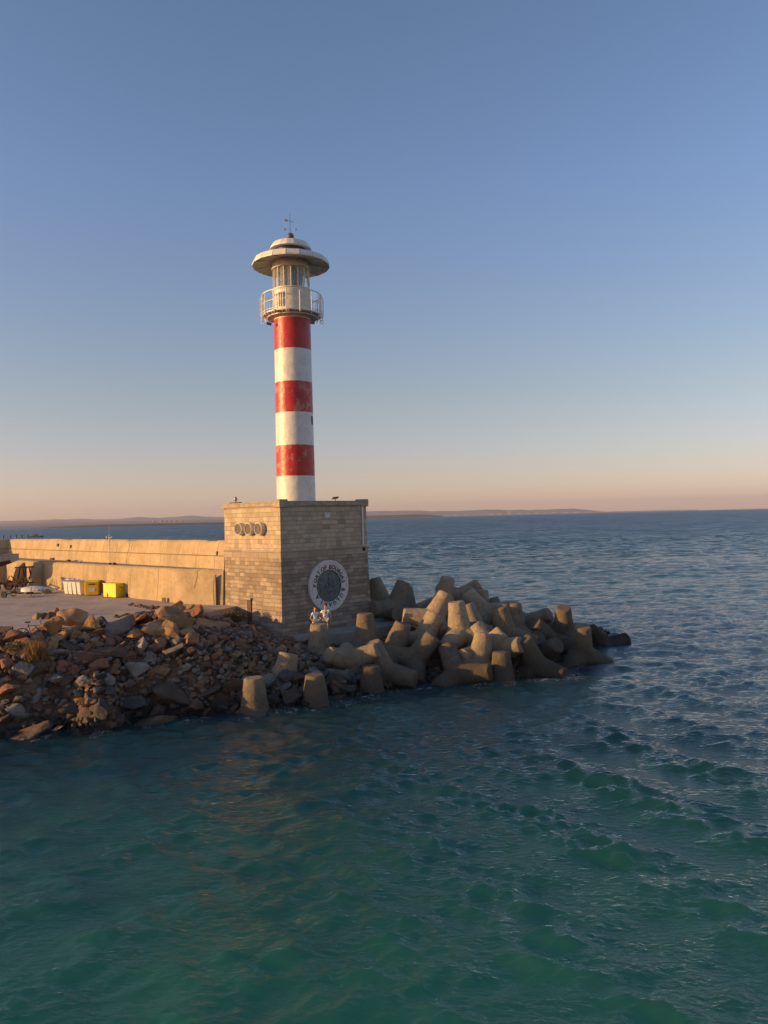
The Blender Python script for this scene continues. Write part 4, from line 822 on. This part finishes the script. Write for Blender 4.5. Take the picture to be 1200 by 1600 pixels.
extr(bm, [(.02, 0, .05), (.75, 0, .05), (.98, 0, .2), (1.08, 0, .45), (1.10, 0, .98), (.02, 0, .98)], (0, 1.45, 0)); mob('body', bm, M['yellow'], e_)
bm = bmesh.new(); box(bm, (-.04, -.04, .985), (1.14, 1.5, 1.03), .01); mob('lid', bm, M['yellow'], e_)
bm = bmesh.new(); extr(bm, [(.3, -.02, .82), (.62, -.02, .70), (.62, -.02, .66), (.3, -.02, .76)], (0, -.01, 0)); mob('latch', bm, M['rust'], e_)
for i, (dx, dy, s_) in enumerate(((-.45, 1.0, 1.0), (.0, 1.2, .8))):
    pass
e_ = empty('hand_trolley', onq(204, 933.5), R(20)); tag(e_, 'dark two-wheeled hand trolley leaning upright right of the yellow chest', 'trolley')
bm = bmesh.new(); tube(bm, [(-.2, 0, .1), (-.2, .15, 1.15), (.2, .15, 1.15), (.2, 0, .1)], .025); tube(bm, [(-.2, .05, .5), (.2, .05, .5)], .02); box(bm, (-.25, -.25, .03), (.25, .02, .06)); mob('frame', bm, M['dark'], e_)
for sx_ in (-.28, .28):
    bm = bmesh.new(); cyl(bm, (sx_-.04, .1, .17), (sx_+.04, .1, .17), .17, .17, 18); mob('wheel', bm, M['rubber'], e_)
e_ = empty('metal_rack', onq(133, 922.5), R(-38)); tag(e_, 'rusty steel rack with three tall posts standing behind the white bins', 'rack')
for i, x_ in enumerate((-.5, -.1, .45)):
    bm = bmesh.new(); box(bm, (x_-.04, -.04, 0), (x_+.04, .04, 2.0-.0*i)); mob('post', bm, M['rust'], e_)
bm = bmesh.new(); box(bm, (-.9, -.07, 1.55), (.5, -.04, 1.62)); box(bm, (-.5, -.07, .5), (.45, -.04, .56)); mob('crossbar', bm, M['rust'], e_)
e_ = empty('quay_lamp', onq(126.5, 923)); tag(e_, 'short thin lamp post with a small pale head rising beside the rusty rack', 'lamp')
bm = bmesh.new(); cyl(bm, (0, 0, 0), (0, 0, 2.35), .035, .03, 8); mob('post', bm, M['rust'], e_)
bm = bmesh.new(); box(bm, (-.16, -.08, 2.35), (.16, .08, 2.46), .02); mob('lamp_head', bm, M['binwhite'], e_)
p = G(171.5, 882, WALKZ+.01); e_ = empty('weather_mast', p, R(45)); tag(e_, 'thin weather mast with a small crossarm standing on the terrace walkway', 'mast')
bm = bmesh.new(); cyl(bm, (0, 0, 0), (0, 0, 2.2), .04, .03, 8); cyl(bm, (0, 0, 2.2), (0, 0, 2.95), .012, .008, 6); mob('pole', bm, M['steel'], e_)
bm = bmesh.new(); cyl(bm, (-.02, -.4, 1.98), (.02, .35, 2.02), .02, .02, 6); box(bm, (-.06, .3, 1.98), (.06, .42, 2.12)); bmesh.ops.create_uvsphere(bm, u_segments=8, v_segments=6, radius=.08, matrix=Matrix.Translation((0, -.42, 2.05))); mob('crossarm', bm, M['steel'], e_)
bm = bmesh.new(); box(bm, (-.15, -.15, 0), (.15, .15, .12), .01); mob('base_block', bm, M['rust'], e_)
for px, py, w_, lab in ((82, 872.5, .9, 'dark plank lying on the walkway edge left of the mast'), (107, 875.5, .5, 'small rusty block on the walkway between the planks and the mast'), (178, 880.5, .35, 'rusty box at the foot of the weather mast')):
    bm = bmesh.new(); box(bm, (-w_/2, -.12, 0), (w_/2, .12, .16), .02); o = mob('timber_block', bm, M['rust']); o.location = G(px, py+2, WALKZ+.012); o.rotation_euler = (0, 0, R(128)); tag(o, lab, 'block')
bm = bmesh.new(); box(bm, (-2.6, -.07, 0), (2.6, .07, .1)); o = mob('long_plank', bm, M['wood']); o.location = G(112, 875, WALKZ+.012); o.rotation_euler = (0, 0, R(133)); tag(o, 'long weathered plank lying along the walkway near the mast', 'plank')
bm = bmesh.new(); box(bm, (-.05, -.05, 0), (.05, .05, .35)); o = mob('wooden_stake', bm, M['cornice']); o.location = onq(160.5, 934); tag(o, 'short pale stake standing on the quay in front of the yellow chest', 'stake')
bm = bmesh.new(); box(bm, (-.12, -.1, 0), (.12, .1, .3), .02); o = mob('mooring_block', bm, M['cornice']); o.location = onq(256, 941); tag(o, 'small pale block at the foot of the terrace wall near the stair', 'block')
# boat on its trailer at the left edge
def loft(bm, secs, cap=True):
    rings = [[bm.verts.new(c) for c in s_] for s_ in secs]; n = len(rings[0])
    for A, B in zip(rings[:-1], rings[1:]):
        for i in range(n-1): bm.faces.new((A[i], A[i+1], B[i+1], B[i]))
        bm.faces.new((A[-1], A[0], B[0], B[-1]))
    if cap: bm.faces.new(rings[0][::-1]); bm.faces.new(rings[-1])
bp = onq(10, 924); bp.x -= 2.2; be = empty('motor_boat', bp+Vector((0, .8, .62)), R(-4)); tag(be, 'grey white motor boat with a dark red bottom, propped ashore at the left edge', 'boat')
def hull_sec(x, k0, k1):   # k: keel height, half beam and sheer along the length
    f_ = max(0, (x+1)/4.0); hb = 1.15*(1-f_**2.2)+.03; keel = .95+.95*f_**1.6; sheer = 2.25+.18*f_; pts = []
    for q in range(13):
        a = -1+2*q/12; zz_ = keel+(sheer-keel)*abs(a)**1.7; y_ = hb*math.copysign(abs(a)**.62, a); pts.append((x, y_, zz_))
    lo_, hi_ = keel+(sheer-keel)*k0, keel+(sheer-keel)*k1
    return [(a, b*(1), min(max(c, lo_), hi_)) for a, b, c in pts]
bm = bmesh.new(); secs = []
for x in np.linspace(-5, 3.0, 17): secs.append(hull_sec(float(x), 0, 1))
loft(bm, secs); mob('hull', bm, M['hull'], be, True, 50)
bm = bmesh.new(); secs = []
for x in np.linspace(-5, 2.4, 14):
    s_ = hull_sec(float(x), 0, .34); secs.append([(a, b*1.012, c-.012) for a, b, c in s_ if True])
loft(bm, secs); mob('painted_bottom', bm, M['antifoul'], be, True, 50)
for k_, mt in ((.99, 'steel'), (.75, 'hull')):
    bm = bmesh.new()
    for sg in (-1, 1):
        pts = []
        for x in np.linspace(-5, 2.9, 14):
            f_ = max(0, (x+1)/4.0); hb = 1.15*(1-f_**2.2)+.03; keel = .95+.95*f_**1.6; sheer = 2.25+.18*f_; a = k_; pts.append((x, sg*(hb*a**.62+.01), keel+(sheer-keel)*a**1.7))
        tube(bm, pts, .035, 6)
    mob('rubbing_strake', bm, M[mt], be)
bm = bmesh.new(); box(bm, (-4.6, -.8, 2.25), (-1.2, .8, 2.75), .15); mob('cabin', bm, M['hull'], be)
te = empty('boat_trailer', onq(10, 925)+Vector((-.6, .6, 0)), R(-4)); tag(te, 'rusty boat trailer with a big black tyre under the propped boat', 'trailer')
bm = bmesh.new()
for y_ in (-.5, .9): tube(bm, [(-4, y_, .75), (2.2, y_, .62)], .06, 6)
for x_ in (-2, 0, 1.6): tube(bm, [(x_, -.7, .68), (x_, 1.1, .68)], .05, 6)
for x_ in (-1.4, .5, 1.5): tube(bm, [(x_, -.4, .65), (x_+.1, .0, 1.25)], .04, 6); tube(bm, [(x_+.3, .8, .65), (x_, .4, 1.25)], .04, 6)
mob('frame', bm, M['rust'], te)
for x_, y_ in ((-.15, -.75), (-1.5, -.75), (-.15, 1.15)):
    wv = empty('wheel', (x_, y_, .42)); wv.parent = te; bm = bmesh.new(); lathe(bm, [(.24, -.11), (.38, -.12), (.42, -.06), (.42, .06), (.38, .12), (.24, .11)], 26, closed=True); bmesh.ops.rotate(bm, verts=bm.verts[:], matrix=Matrix.Rotation(R(90), 3, 'X')); mob('tyre', bm, M['rubber'], wv, True, 40)
    bm = bmesh.new(); cyl(bm, (0, -.08, 0), (0, .08, 0), .25, .25, 18); mob('rim', bm, M['rust'], wv)
tr0 = None
for px, py, lab in ((34, 921, 'dark trestle propping the bow of the boat'), (44, 920, 'rusty trestle right of the bow, near the terrace buttress')):
    e_ = empty('boat_trestle', onq(px, py), R(10)); tag(e_, lab, 'trestle')
    for a, b in (((-.45, -.3), (-.1, 0)), ((.45, -.3), (.1, 0)), ((-.45, .3), (-.1, 0)), ((.45, .3), (.1, 0))):
        bm = bmesh.new(); tube(bm, [(a[0], a[1], 0), (b[0], b[1], 1.85)], .045, 6); mob('leg', bm, M['rust'], e_)
    bm = bmesh.new(); tube(bm, [(-.5, 0, 1.85), (.5, 0, 1.85)], .06, 6); tube(bm, [(-.34, -.22, .45), (.34, -.22, .45)], .03, 6); tube(bm, [(-.36, -.24, .3), (.2, -.1, 1.1)], .03, 6); mob('crosspiece', bm, M['rust'], e_)
de = empty('dinghy', onq(61, 927), R(4)); tag(de, 'upturned grey white dinghy lying low on the quay beside the trailer', 'dinghy')
bm = bmesh.new(); secs = []
for x in np.linspace(-1.35, 1.2, 14):
    f_ = (x+1.35)/2.55; w_ = .62*math.sin(math.pi*(.12+.80*f_))**.6*(1 if f_ > .1 else .4+f_*6); h_ = .20+.22*math.sin(math.pi*min(1, f_+.12)); secs.append([(x, w_*math.cos(math.pi*q/10), .18+h_*math.sin(math.pi*q/10)**.8) for q in range(11)])
loft(bm, secs); mob('hull', bm, M['binwhite'], de, True, 60)
bm = bmesh.new()
for x_ in (-.7, .7): box(bm, (x_-.1, -.5, 0), (x_+.1, .5, .19), .02)
mob('wooden_chock', bm, M['rubber'], de)
for x_ in (-.25, .1, .4):
    bm = bmesh.new(); extr(bm, [(x_, -.585, .26), (x_+.2, -.585, .26), (x_+.1, -.56, .36)], (0, -.02, 0)); mob('hull_mark', bm, M['dark'], de)
le = empty('launching_trolley', onq(8, 934), R(-12)); tag(le, 'low rusty launching trolley with a long pale drawbar, nearest object on the quay', 'trolley')
bm = bmesh.new(); tube(bm, [(.1, 0, .3), (2.1, .1, .14)], .045, 8); mob('drawbar', bm, M['cornice'], le)
bm = bmesh.new(); tube(bm, [(0, 0, .28), (.5, .5, .35), (1.2, .5, .32), (.9, 0, .25)], .045, 6); tube(bm, [(.35, .1, .3), (.35, .6, .5)], .04, 6); tube(bm, [(2.1, .1, .05), (2.15, .1, .75)], .025, 6); box(bm, (2.0, 0, 0), (2.35, .18, .06)); mob('frame', bm, M['rust'], le)
for y_ in (-.12, .9):
    bm = bmesh.new(); cyl(bm, (0, y_-.06, .24), (0, y_+.06, .24), .24, .24, 20); mob('wheel', bm, M['rubber'], le)
# bicycle half hidden behind the crest stones
bc = G(38, 1003, QZ-.28); ce = empty('bicycle', bc, R(24)); tag(ce, 'dark bicycle leaning behind the crest boulders at the left', 'bicycle')
for x_ in (-.1, .95):
    wv = empty('wheel', (x_, 0, .34)); wv.parent = ce; bm = bmesh.new(); lathe(bm, [(.34, -.02), (.34, .02), (.30, .02), (.30, -.02)], 32, closed=True); bmesh.ops.rotate(bm, verts=bm.verts[:], matrix=Matrix.Rotation(R(90), 3, 'X')); mob('tyre', bm, M['rubber'], wv)
    bm = bmesh.new()
    for q in range(10): a = math.pi*q/10; cyl(bm, (.3*math.cos(a), 0, .3*math.sin(a)), (-.3*math.cos(a), 0, -.3*math.sin(a)), .004, .004, 4)
    mob('spokes', bm, M['steel'], wv)
bm = bmesh.new(); tube(bm, [(-.1, 0, .34), (.3, 0, .30), (.78, 0, .72), (.2, 0, .78), (.3, 0, .30)], .018, 6); tube(bm, [(-.1, 0, .34), (.2, 0, .78)], .014, 6); tube(bm, [(.95, 0, .34), (.76, 0, .80), (.74, 0, .95)], .018, 6); tube(bm, [(.2, 0, .78), (.17, 0, .92)], .014, 6); mob('frame', bm, M['dark'], ce)
bm = bmesh.new(); box(bm, (.03, -.07, .92), (.30, .07, .97), .02); mob('saddle', bm, M['rubber'], ce)
bm = bmesh.new(); tube(bm, [(.70, -.28, .98), (.76, -.1, .96), (.76, .1, .96), (.70, .28, .98)], .014, 6); mob('handlebar', bm, M['dark'], ce)
# ---------------------------------------------------------------- the couple
def skin(name, verts, edges, radii, mat, parent, root=0, sub=2):
    me = bpy.data.meshes.new(name); me.from_pydata([tuple(v) for v in verts], edges, []); o = bpy.data.objects.new(name, me); COL.objects.link(o)
    b = bmesh.new(); b.from_mesh(me); ly = b.verts.layers.skin.verify(); b.verts.ensure_lookup_table()
    for i, v in enumerate(b.verts):
        r = radii[i]; v[ly].radius = r if isinstance(r, tuple) else (r, r); v[ly].use_root = (i == root)
    b.to_mesh(me); b.free(); sk = o.modifiers.new('s', 'SKIN'); sk.use_smooth_shade = True; o.modifiers.new('d', 'SUBSURF').levels = sub; o.modifiers[-1].render_levels = sub
    bpy.context.view_layer.update(); m2 = bpy.data.meshes.new_from_object(o.evaluated_get(bpy.context.evaluated_depsgraph_get())); o.modifiers.clear(); o.data = m2; m2.name = name
    m2.materials.clear(); m2.materials.append(mat); m2.polygons.foreach_set('use_smooth', [True]*len(m2.polygons)); o.parent = parent; return o
M['skin'] = simple('skin', (.52, .30, .20), .6, .1, 5); M['tee'] = simple('white_shirt_cloth', (.74, .70, .66), .9, .1, 6); M['shorts'] = simple('light_shorts_cloth', (.42, .40, .40), .9, .15, 6)
M['hairm'] = simple('dark_hair', (.035, .022, .015), .7, .3, 20); M['hairw'] = simple('auburn_hair', (.20, .075, .03), .6, .35, 25); M['skirt'] = simple('pale_skirt_cloth', (.62, .56, .48), .9, .12, 6)
def person(loc, rz, lab, H, handL, handR, woman, turn):
    e_ = empty('person', loc, R(rz)); tag(e_, lab, 'person'); k = H/1.75; V = Vector
    sw = .185 if not woman else .16; hw = .095
    n = {'pel': V((0, 0, .95)), 'wai': V((0, 0, 1.08)), 'che': V((0, 0, 1.28)), 'nec': V((0, .01, 1.46)), 'nk2': V((0, 0, 1.52)), 'hd0': V((0, -.01, 1.58)), 'hd1': V((0, -.005, 1.66)), 'hd2': V((0, 0, 1.73))}
    ids = {}; vs = []; ed = []; ra = []
    def add(nm, v, r, par=None):
        ids[nm] = len(vs); vs.append(v*k); ra.append(tuple(x*k for x in r) if isinstance(r, tuple) else r*k)
        if par: ed.append((ids[par], ids[nm]))
    add('pel', n['pel'], (.15, .105)); add('wai', n['wai'], (.125 if not woman else .105, .09), 'pel'); add('che', n['che'], (.15 if not woman else .125, .10), 'wai'); add('nec', n['nec'], (.06, .055), 'che'); add('nk2', n['nk2'], .05, 'nec'); add('hd0', n['hd0'], (.062, .075), 'nk2'); add('hd1', n['hd1'], (.074, .09), 'hd0'); add('hd2', n['hd2'], (.05, .06), 'hd1')
    for sd, hand in ((-1, handR), (1, handL)):
        s_ = 'L' if sd > 0 else 'R'; sh = V((sd*sw, 0, 1.40)); hand = V(hand); md = (sh+hand)/2; L_ = (hand-sh).length; out = V((sd*.6, .5, -.5)).normalized(); bend = math.sqrt(max(0, .29**2-(L_/2)**2)); el = md+out*bend
        add('sh'+s_, sh, .055, 'che'); add('ua'+s_, sh.lerp(el, .5), .046, 'sh'+s_); add('el'+s_, el, .037, 'ua'+s_); add('fa'+s_, el.lerp(hand, .5), .034, 'el'+s_); add('wr'+s_, hand, (.026, .022), 'fa'+s_)
        d = (hand-el).normalized(); add('pa'+s_, hand+d*.075, (.038, .018), 'wr'+s_); sd_ = d.cross(V((0, 1, 0)))
        sd_ = sd_.normalized() if sd_.length > .1 else V((1, 0, 0)); inw = sd_.cross(d).normalized()
        for f_, (off, ln) in enumerate(((-.027, .07), (-.009, .082), (.009, .076), (.026, .06))):
            a = hand+d*.085+sd_*off; add('f%s%d' % (s_, f_), a, .009, 'pa'+s_); add('g%s%d' % (s_, f_), a+d*ln*.55+inw*.006, .0085, 'f%s%d' % (s_, f_)); add('h%s%d' % (s_, f_), a+d*ln+inw*.03, .007, 'g%s%d' % (s_, f_))
        add('t'+s_, hand+d*.03-sd_*.035, .011, 'wr'+s_); add('u'+s_, hand+d*.07-sd_*.06+inw*.01, .009, 't'+s_)
        hp = V((sd*hw, 0, .90)); add('hp'+s_, hp, .085, 'pel'); add('th'+s_, V((sd*(hw+.01), 0, .70)), .072, 'hp'+s_); add('kn'+s_, V((sd*(hw+.01), -.01, .49)), .052, 'th'+s_); add('ca'+s_, V((sd*(hw+.01), .02, .34)), .052, 'kn'+s_); add('an'+s_, V((sd*(hw+.01), .02, .09)), .035, 'ca'+s_); add('to'+s_, V((sd*(hw+.03), -.13, .035)), (.04, .03), 'an'+s_)
    skin('body', vs, ed, ra, M['skin'], e_)
    def sub(names, extra, mat, nm, cut=None):
        vv = []; ee = []; rr = []; mp = {}
        for a in names: mp[a] = len(vv); vv.append(vs[ids[a]]); r = ra[ids[a]]; rr.append(tuple(x+extra for x in r) if isinstance(r, tuple) else r+extra)
        for a, b in ed:
            na = [q for q in names if ids[q] == a]; nb = [q for q in names if ids[q] == b]
            if na and nb: ee.append((mp[na[0]], mp[nb[0]]))
        return skin(nm, vv, ee, rr, mat, e_, 0)
    sub(['pel', 'wai', 'che', 'shL', 'uaL', 'shR', 'uaR'], .022*k, M['tee'], 'shirt')
    sub(['pel', 'hpL', 'thL', 'hpR', 'thR'] if not woman else ['pel', 'hpL', 'thL', 'knL', 'hpR', 'thR', 'knR'], .03*k, M['shorts'] if not woman else M['skirt'], 'shorts' if not woman else 'trousers')
    if woman: skin('hair', [V((0, .025, 1.77))*k, V((0, .05, 1.66))*k, V((.03, .08, 1.5))*k, V((.05, .06, 1.33))*k, V((.03, -.06, 1.40))*k], [(0, 1), (1, 2), (2, 3), (2, 4)], [.07*k, (.095*k, .085*k), (.09*k, .06*k), (.06*k, .04*k), .045*k], M['hairw'], e_, 1)
    else:
        skin('hair', [V((0, -.035, 1.765))*k, V((0, .03, 1.755))*k, V((0, .055, 1.68))*k], [(0, 1), (1, 2)], [(.05*k, .03*k), (.08*k, .05*k), (.078*k, .045*k)], M['hairm'], e_, 1)
        bm = bmesh.new(); tube(bm, [V((.10, -.12, 1.36))*k, V((.02, -.14, 1.2))*k, V((-.12, -.12, 1.04))*k], .02, 6); box(bm, (-.04, -.175, 1.27), (.07, -.13, 1.34), .01); mob('chest_strap', bm, M['dark'], e_)
    bm = bmesh.new()   # face
    for sx_ in (-.028, .028): bmesh.ops.create_uvsphere(bm, u_segments=8, v_segments=6, radius=.009, matrix=Matrix.Translation(V((sx_, -.088, 1.665))*k))
    mob('eyes', bm, M['dark'], e_)
    bm = bmesh.new(); extr(bm, [V((-.012, -.085, 1.615))*k, V((.012, -.085, 1.615))*k, V((0, -.085, 1.66))*k], (0, -.022, -.005)); mob('nose', bm, M['skin'], e_)
    return e_
mp_ = G(509.5, 992, 2.2); wp_ = G(493.5, 992, 2.2)
person(mp_, 0, 'man with short dark hair in a white shirt and light shorts, standing before the plaque', 1.76, (.24, -.02, .92), (-.33, -.06, 1.03), False, 0)
person(wp_+Vector((0, -.12, 0)), 32, 'woman with long auburn hair in a white top, reaching one arm toward the man', 1.64, (.42, -.32, 1.15), (-.22, -.04, .93), True, 0)
# ---------------------------------------------------------------- far shore
def strip(name, pts, D, depth, mat, base=None, rise=1.0):
    # land seen along the horizon: real ground of its own width and height at D metres
    bm = bmesh.new(); rows = []; rr_ = random.Random(hash(name) % 999)
    P2 = []
    for (x0, y0), (x1, y1) in zip(pts[:-1], pts[1:]):
        n = max(1, int(abs(x1-x0)/4))
        for q in range(n): P2.append((x0+(x1-x0)*q/n, y0+(y1-y0)*q/n))
    P2.append(pts[-1])
    for i, (px, py) in enumerate(P2):
        top = P(px, py, D); h = max(.5, top.z*(1+.10*mnoise.noise(Vector((px*.07, D*.001, 0)))))
        dx = top.x/D; rows.append([Vector((dx*(D-depth*.9), D-depth*.9, -4)), Vector((dx*(D-depth*.5), D-depth*.5, h*.42)), Vector((dx*(D-depth*.2), D-depth*.2, h*.8)), Vector((top.x, D, h)), Vector((dx*(D+depth), D+depth, -4))])
    vs = [[bm.verts.new(v) for v in r] for r in rows]
    for A, B in zip(vs[:-1], vs[1:]):
        for j in range(4): bm.faces.new((A[j], A[j+1], B[j+1], B[j]))
    return tag(mob(name, bm, mat, None, True), kind='structure')
M['plain'] = simple('far_mauve_plain', (.21, .185, .175), .95, .25, .003); M['hill'] = simple('dry_hillside', (.16, .155, .165), .95, .35, .0012); M['wood_far'] = simple('far_woodland', (.055, .06, .035), .95, .4, .01); M['sand'] = simple('pale_far_fields', (.36, .27, .18), .95, .25, .003)
strip('hills', [(-260, 822), (-120, 818), (0, 814.5), (60, 812), (120, 810.8), (180, 811), (215, 808), (250, 809), (300, 805.8), (330, 808), (360, 807), (420, 804), (470, 806), (520, 800), (575, 798.6), (640, 797.8), (700, 798.4), (760, 796.2), (800, 797), (860, 796), (895, 794.2), (925, 797.6), (945, 799.5)], 15500, 2200, M['hill'])
strip('hills', [(-260, 824), (0, 818.5), (90, 816.0), (160, 814.6), (260, 813.2), (340, 811.8), (420, 811)], 9500, 1600, M['hill'])
strip('far_coast', [(-300, 829), (0, 822.5), (60, 820.5), (150, 818.6), (250, 817.3), (360, 815.8), (460, 813.5)], 4600, 2600, M['plain'])
strip('far_coast', [(-300, 833), (-60, 830), (0, 828.5), (30, 827.3), (60, 826.6), (75, 826.6)], 1900, 200, M['sand'])
strip('wooded_headland', [(48, 826.5), (80, 823.8), (120, 821.4), (180, 819.2), (250, 817.6), (351, 816.2), (440, 814.5)], 2500, 420, M['wood_far'])
strip('wooded_headland', [(560, 806), (590, 805.2), (640, 803.8), (665, 804.0), (692, 806.0)], 6500, 500, M['wood_far'])
strip('far_coast', [(690, 805.1), (760, 803.4), (860, 801.2), (960, 799.0), (1040, 797.3), (1090, 796.3)], 11500, 700, M['sand'])
M['bldg'] = simple('far_building_render', (.42, .39, .37), .9, .15, .05)
rt = random.Random(3)
for i, px in enumerate([700, 712, 728, 741, 756, 768, 780, 795, 797.5, 812, 826, 838, 851, 866, 884, 900, 922, 251, 259, 266, 274, 283, 240]):
    lft = px < 500; D = 4300 if lft else 11200; yb = 808.1-.02357*(px-600)
    hh = {795: 44, 797.5: 40}.get(px, rt.uniform(9, 22)) if not lft else rt.uniform(5, 9); b_ = P(px, yb, D); bm = bmesh.new(); w_ = rt.uniform(30, 80) if not lft else rt.uniform(8, 18)
    if px in (795, 797.5): w_ = 18
    z0 = 4 if not lft else 10
    box(bm, (-w_/2, -12, 0), (w_/2, 12, hh)); box(bm, (-w_/2-1, -13, hh), (w_/2+1, 13, hh+1.2)); o = mob('house', bm, M['bldg']); o.location = (b_.x, D, z0)
    if px == 795: tag(o, 'tall white tower block of the far town, left one of the close pair', 'building')
    elif px == 797.5: tag(o, 'tall white tower block of the far town, right one of the close pair', 'building')
    elif lft: tag(o, 'tiny pale house on the far shore left of the pedestal', 'building', 'houses on the far shore left of the pedestal')
    else: tag(o, 'tiny low white building of the far town on the horizon right of the lighthouse', 'building', 'low buildings of the far town')
for i, px in enumerate((5, 16, 25, 33.5, 43)):
    b_ = P(px, 808.1-.02357*(px-600), 560); bm = bmesh.new(); cyl(bm, (0, 0, -3), (0, 0, 2.0), .55, .5, 10); cyl(bm, (0, 0, 2.0), (0, 0, 2.25), .65, .65, 10); o = mob('mooring_pile', bm, M['dark']); o.location = (b_.x, 560, 0); tag(o, 'dark mooring pile standing in the water beyond the breakwater wall', 'mooring pile', 'mooring piles beyond the breakwater')
b_ = P(56, 821, 580); ve = empty('barge', (b_.x, 580, 0)); tag(ve, 'low dark barge with a small wheelhouse beyond the breakwater wall at the left', 'barge')
bm = bmesh.new(); extr(bm, [(-5, -1.5, .9), (-4.4, -1.5, 0), (4.2, -1.5, 0), (5.2, -1.5, 1.1)], (0, 3, 0)); mob('hull', bm, M['dark'], ve)
bm = bmesh.new(); box(bm, (-1.2, -1, .9), (.8, 1, 2.4), .1); mob('wheelhouse', bm, M['rust'], ve)
# ---------------------------------------------------------------- evening haze
bm = bmesh.new(); box(bm, (-24000, -300, -6), (24000, 21000, 330)); t = bpy.data.materials.new('haze'); t.use_nodes = True; nt = t.node_tree; nt.nodes.remove(nt.nodes['Principled BSDF'])
pv = nt.nodes.new('ShaderNodeVolumePrincipled'); pv.inputs['Color'].default_value = (.76, .76, .88, 1); pv.inputs['Density'].default_value = 4.6e-5; pv.inputs['Anisotropy'].default_value = .2
nt.links.new(pv.outputs[0], nt.nodes['Material Output'].inputs['Volume']); t.cycles.homogeneous_volume = True if hasattr(t.cycles, 'homogeneous_volume') else False
o = mob('haze', bm, t); tag(o, 'thin evening haze over the bay', 'haze', kind='stuff')
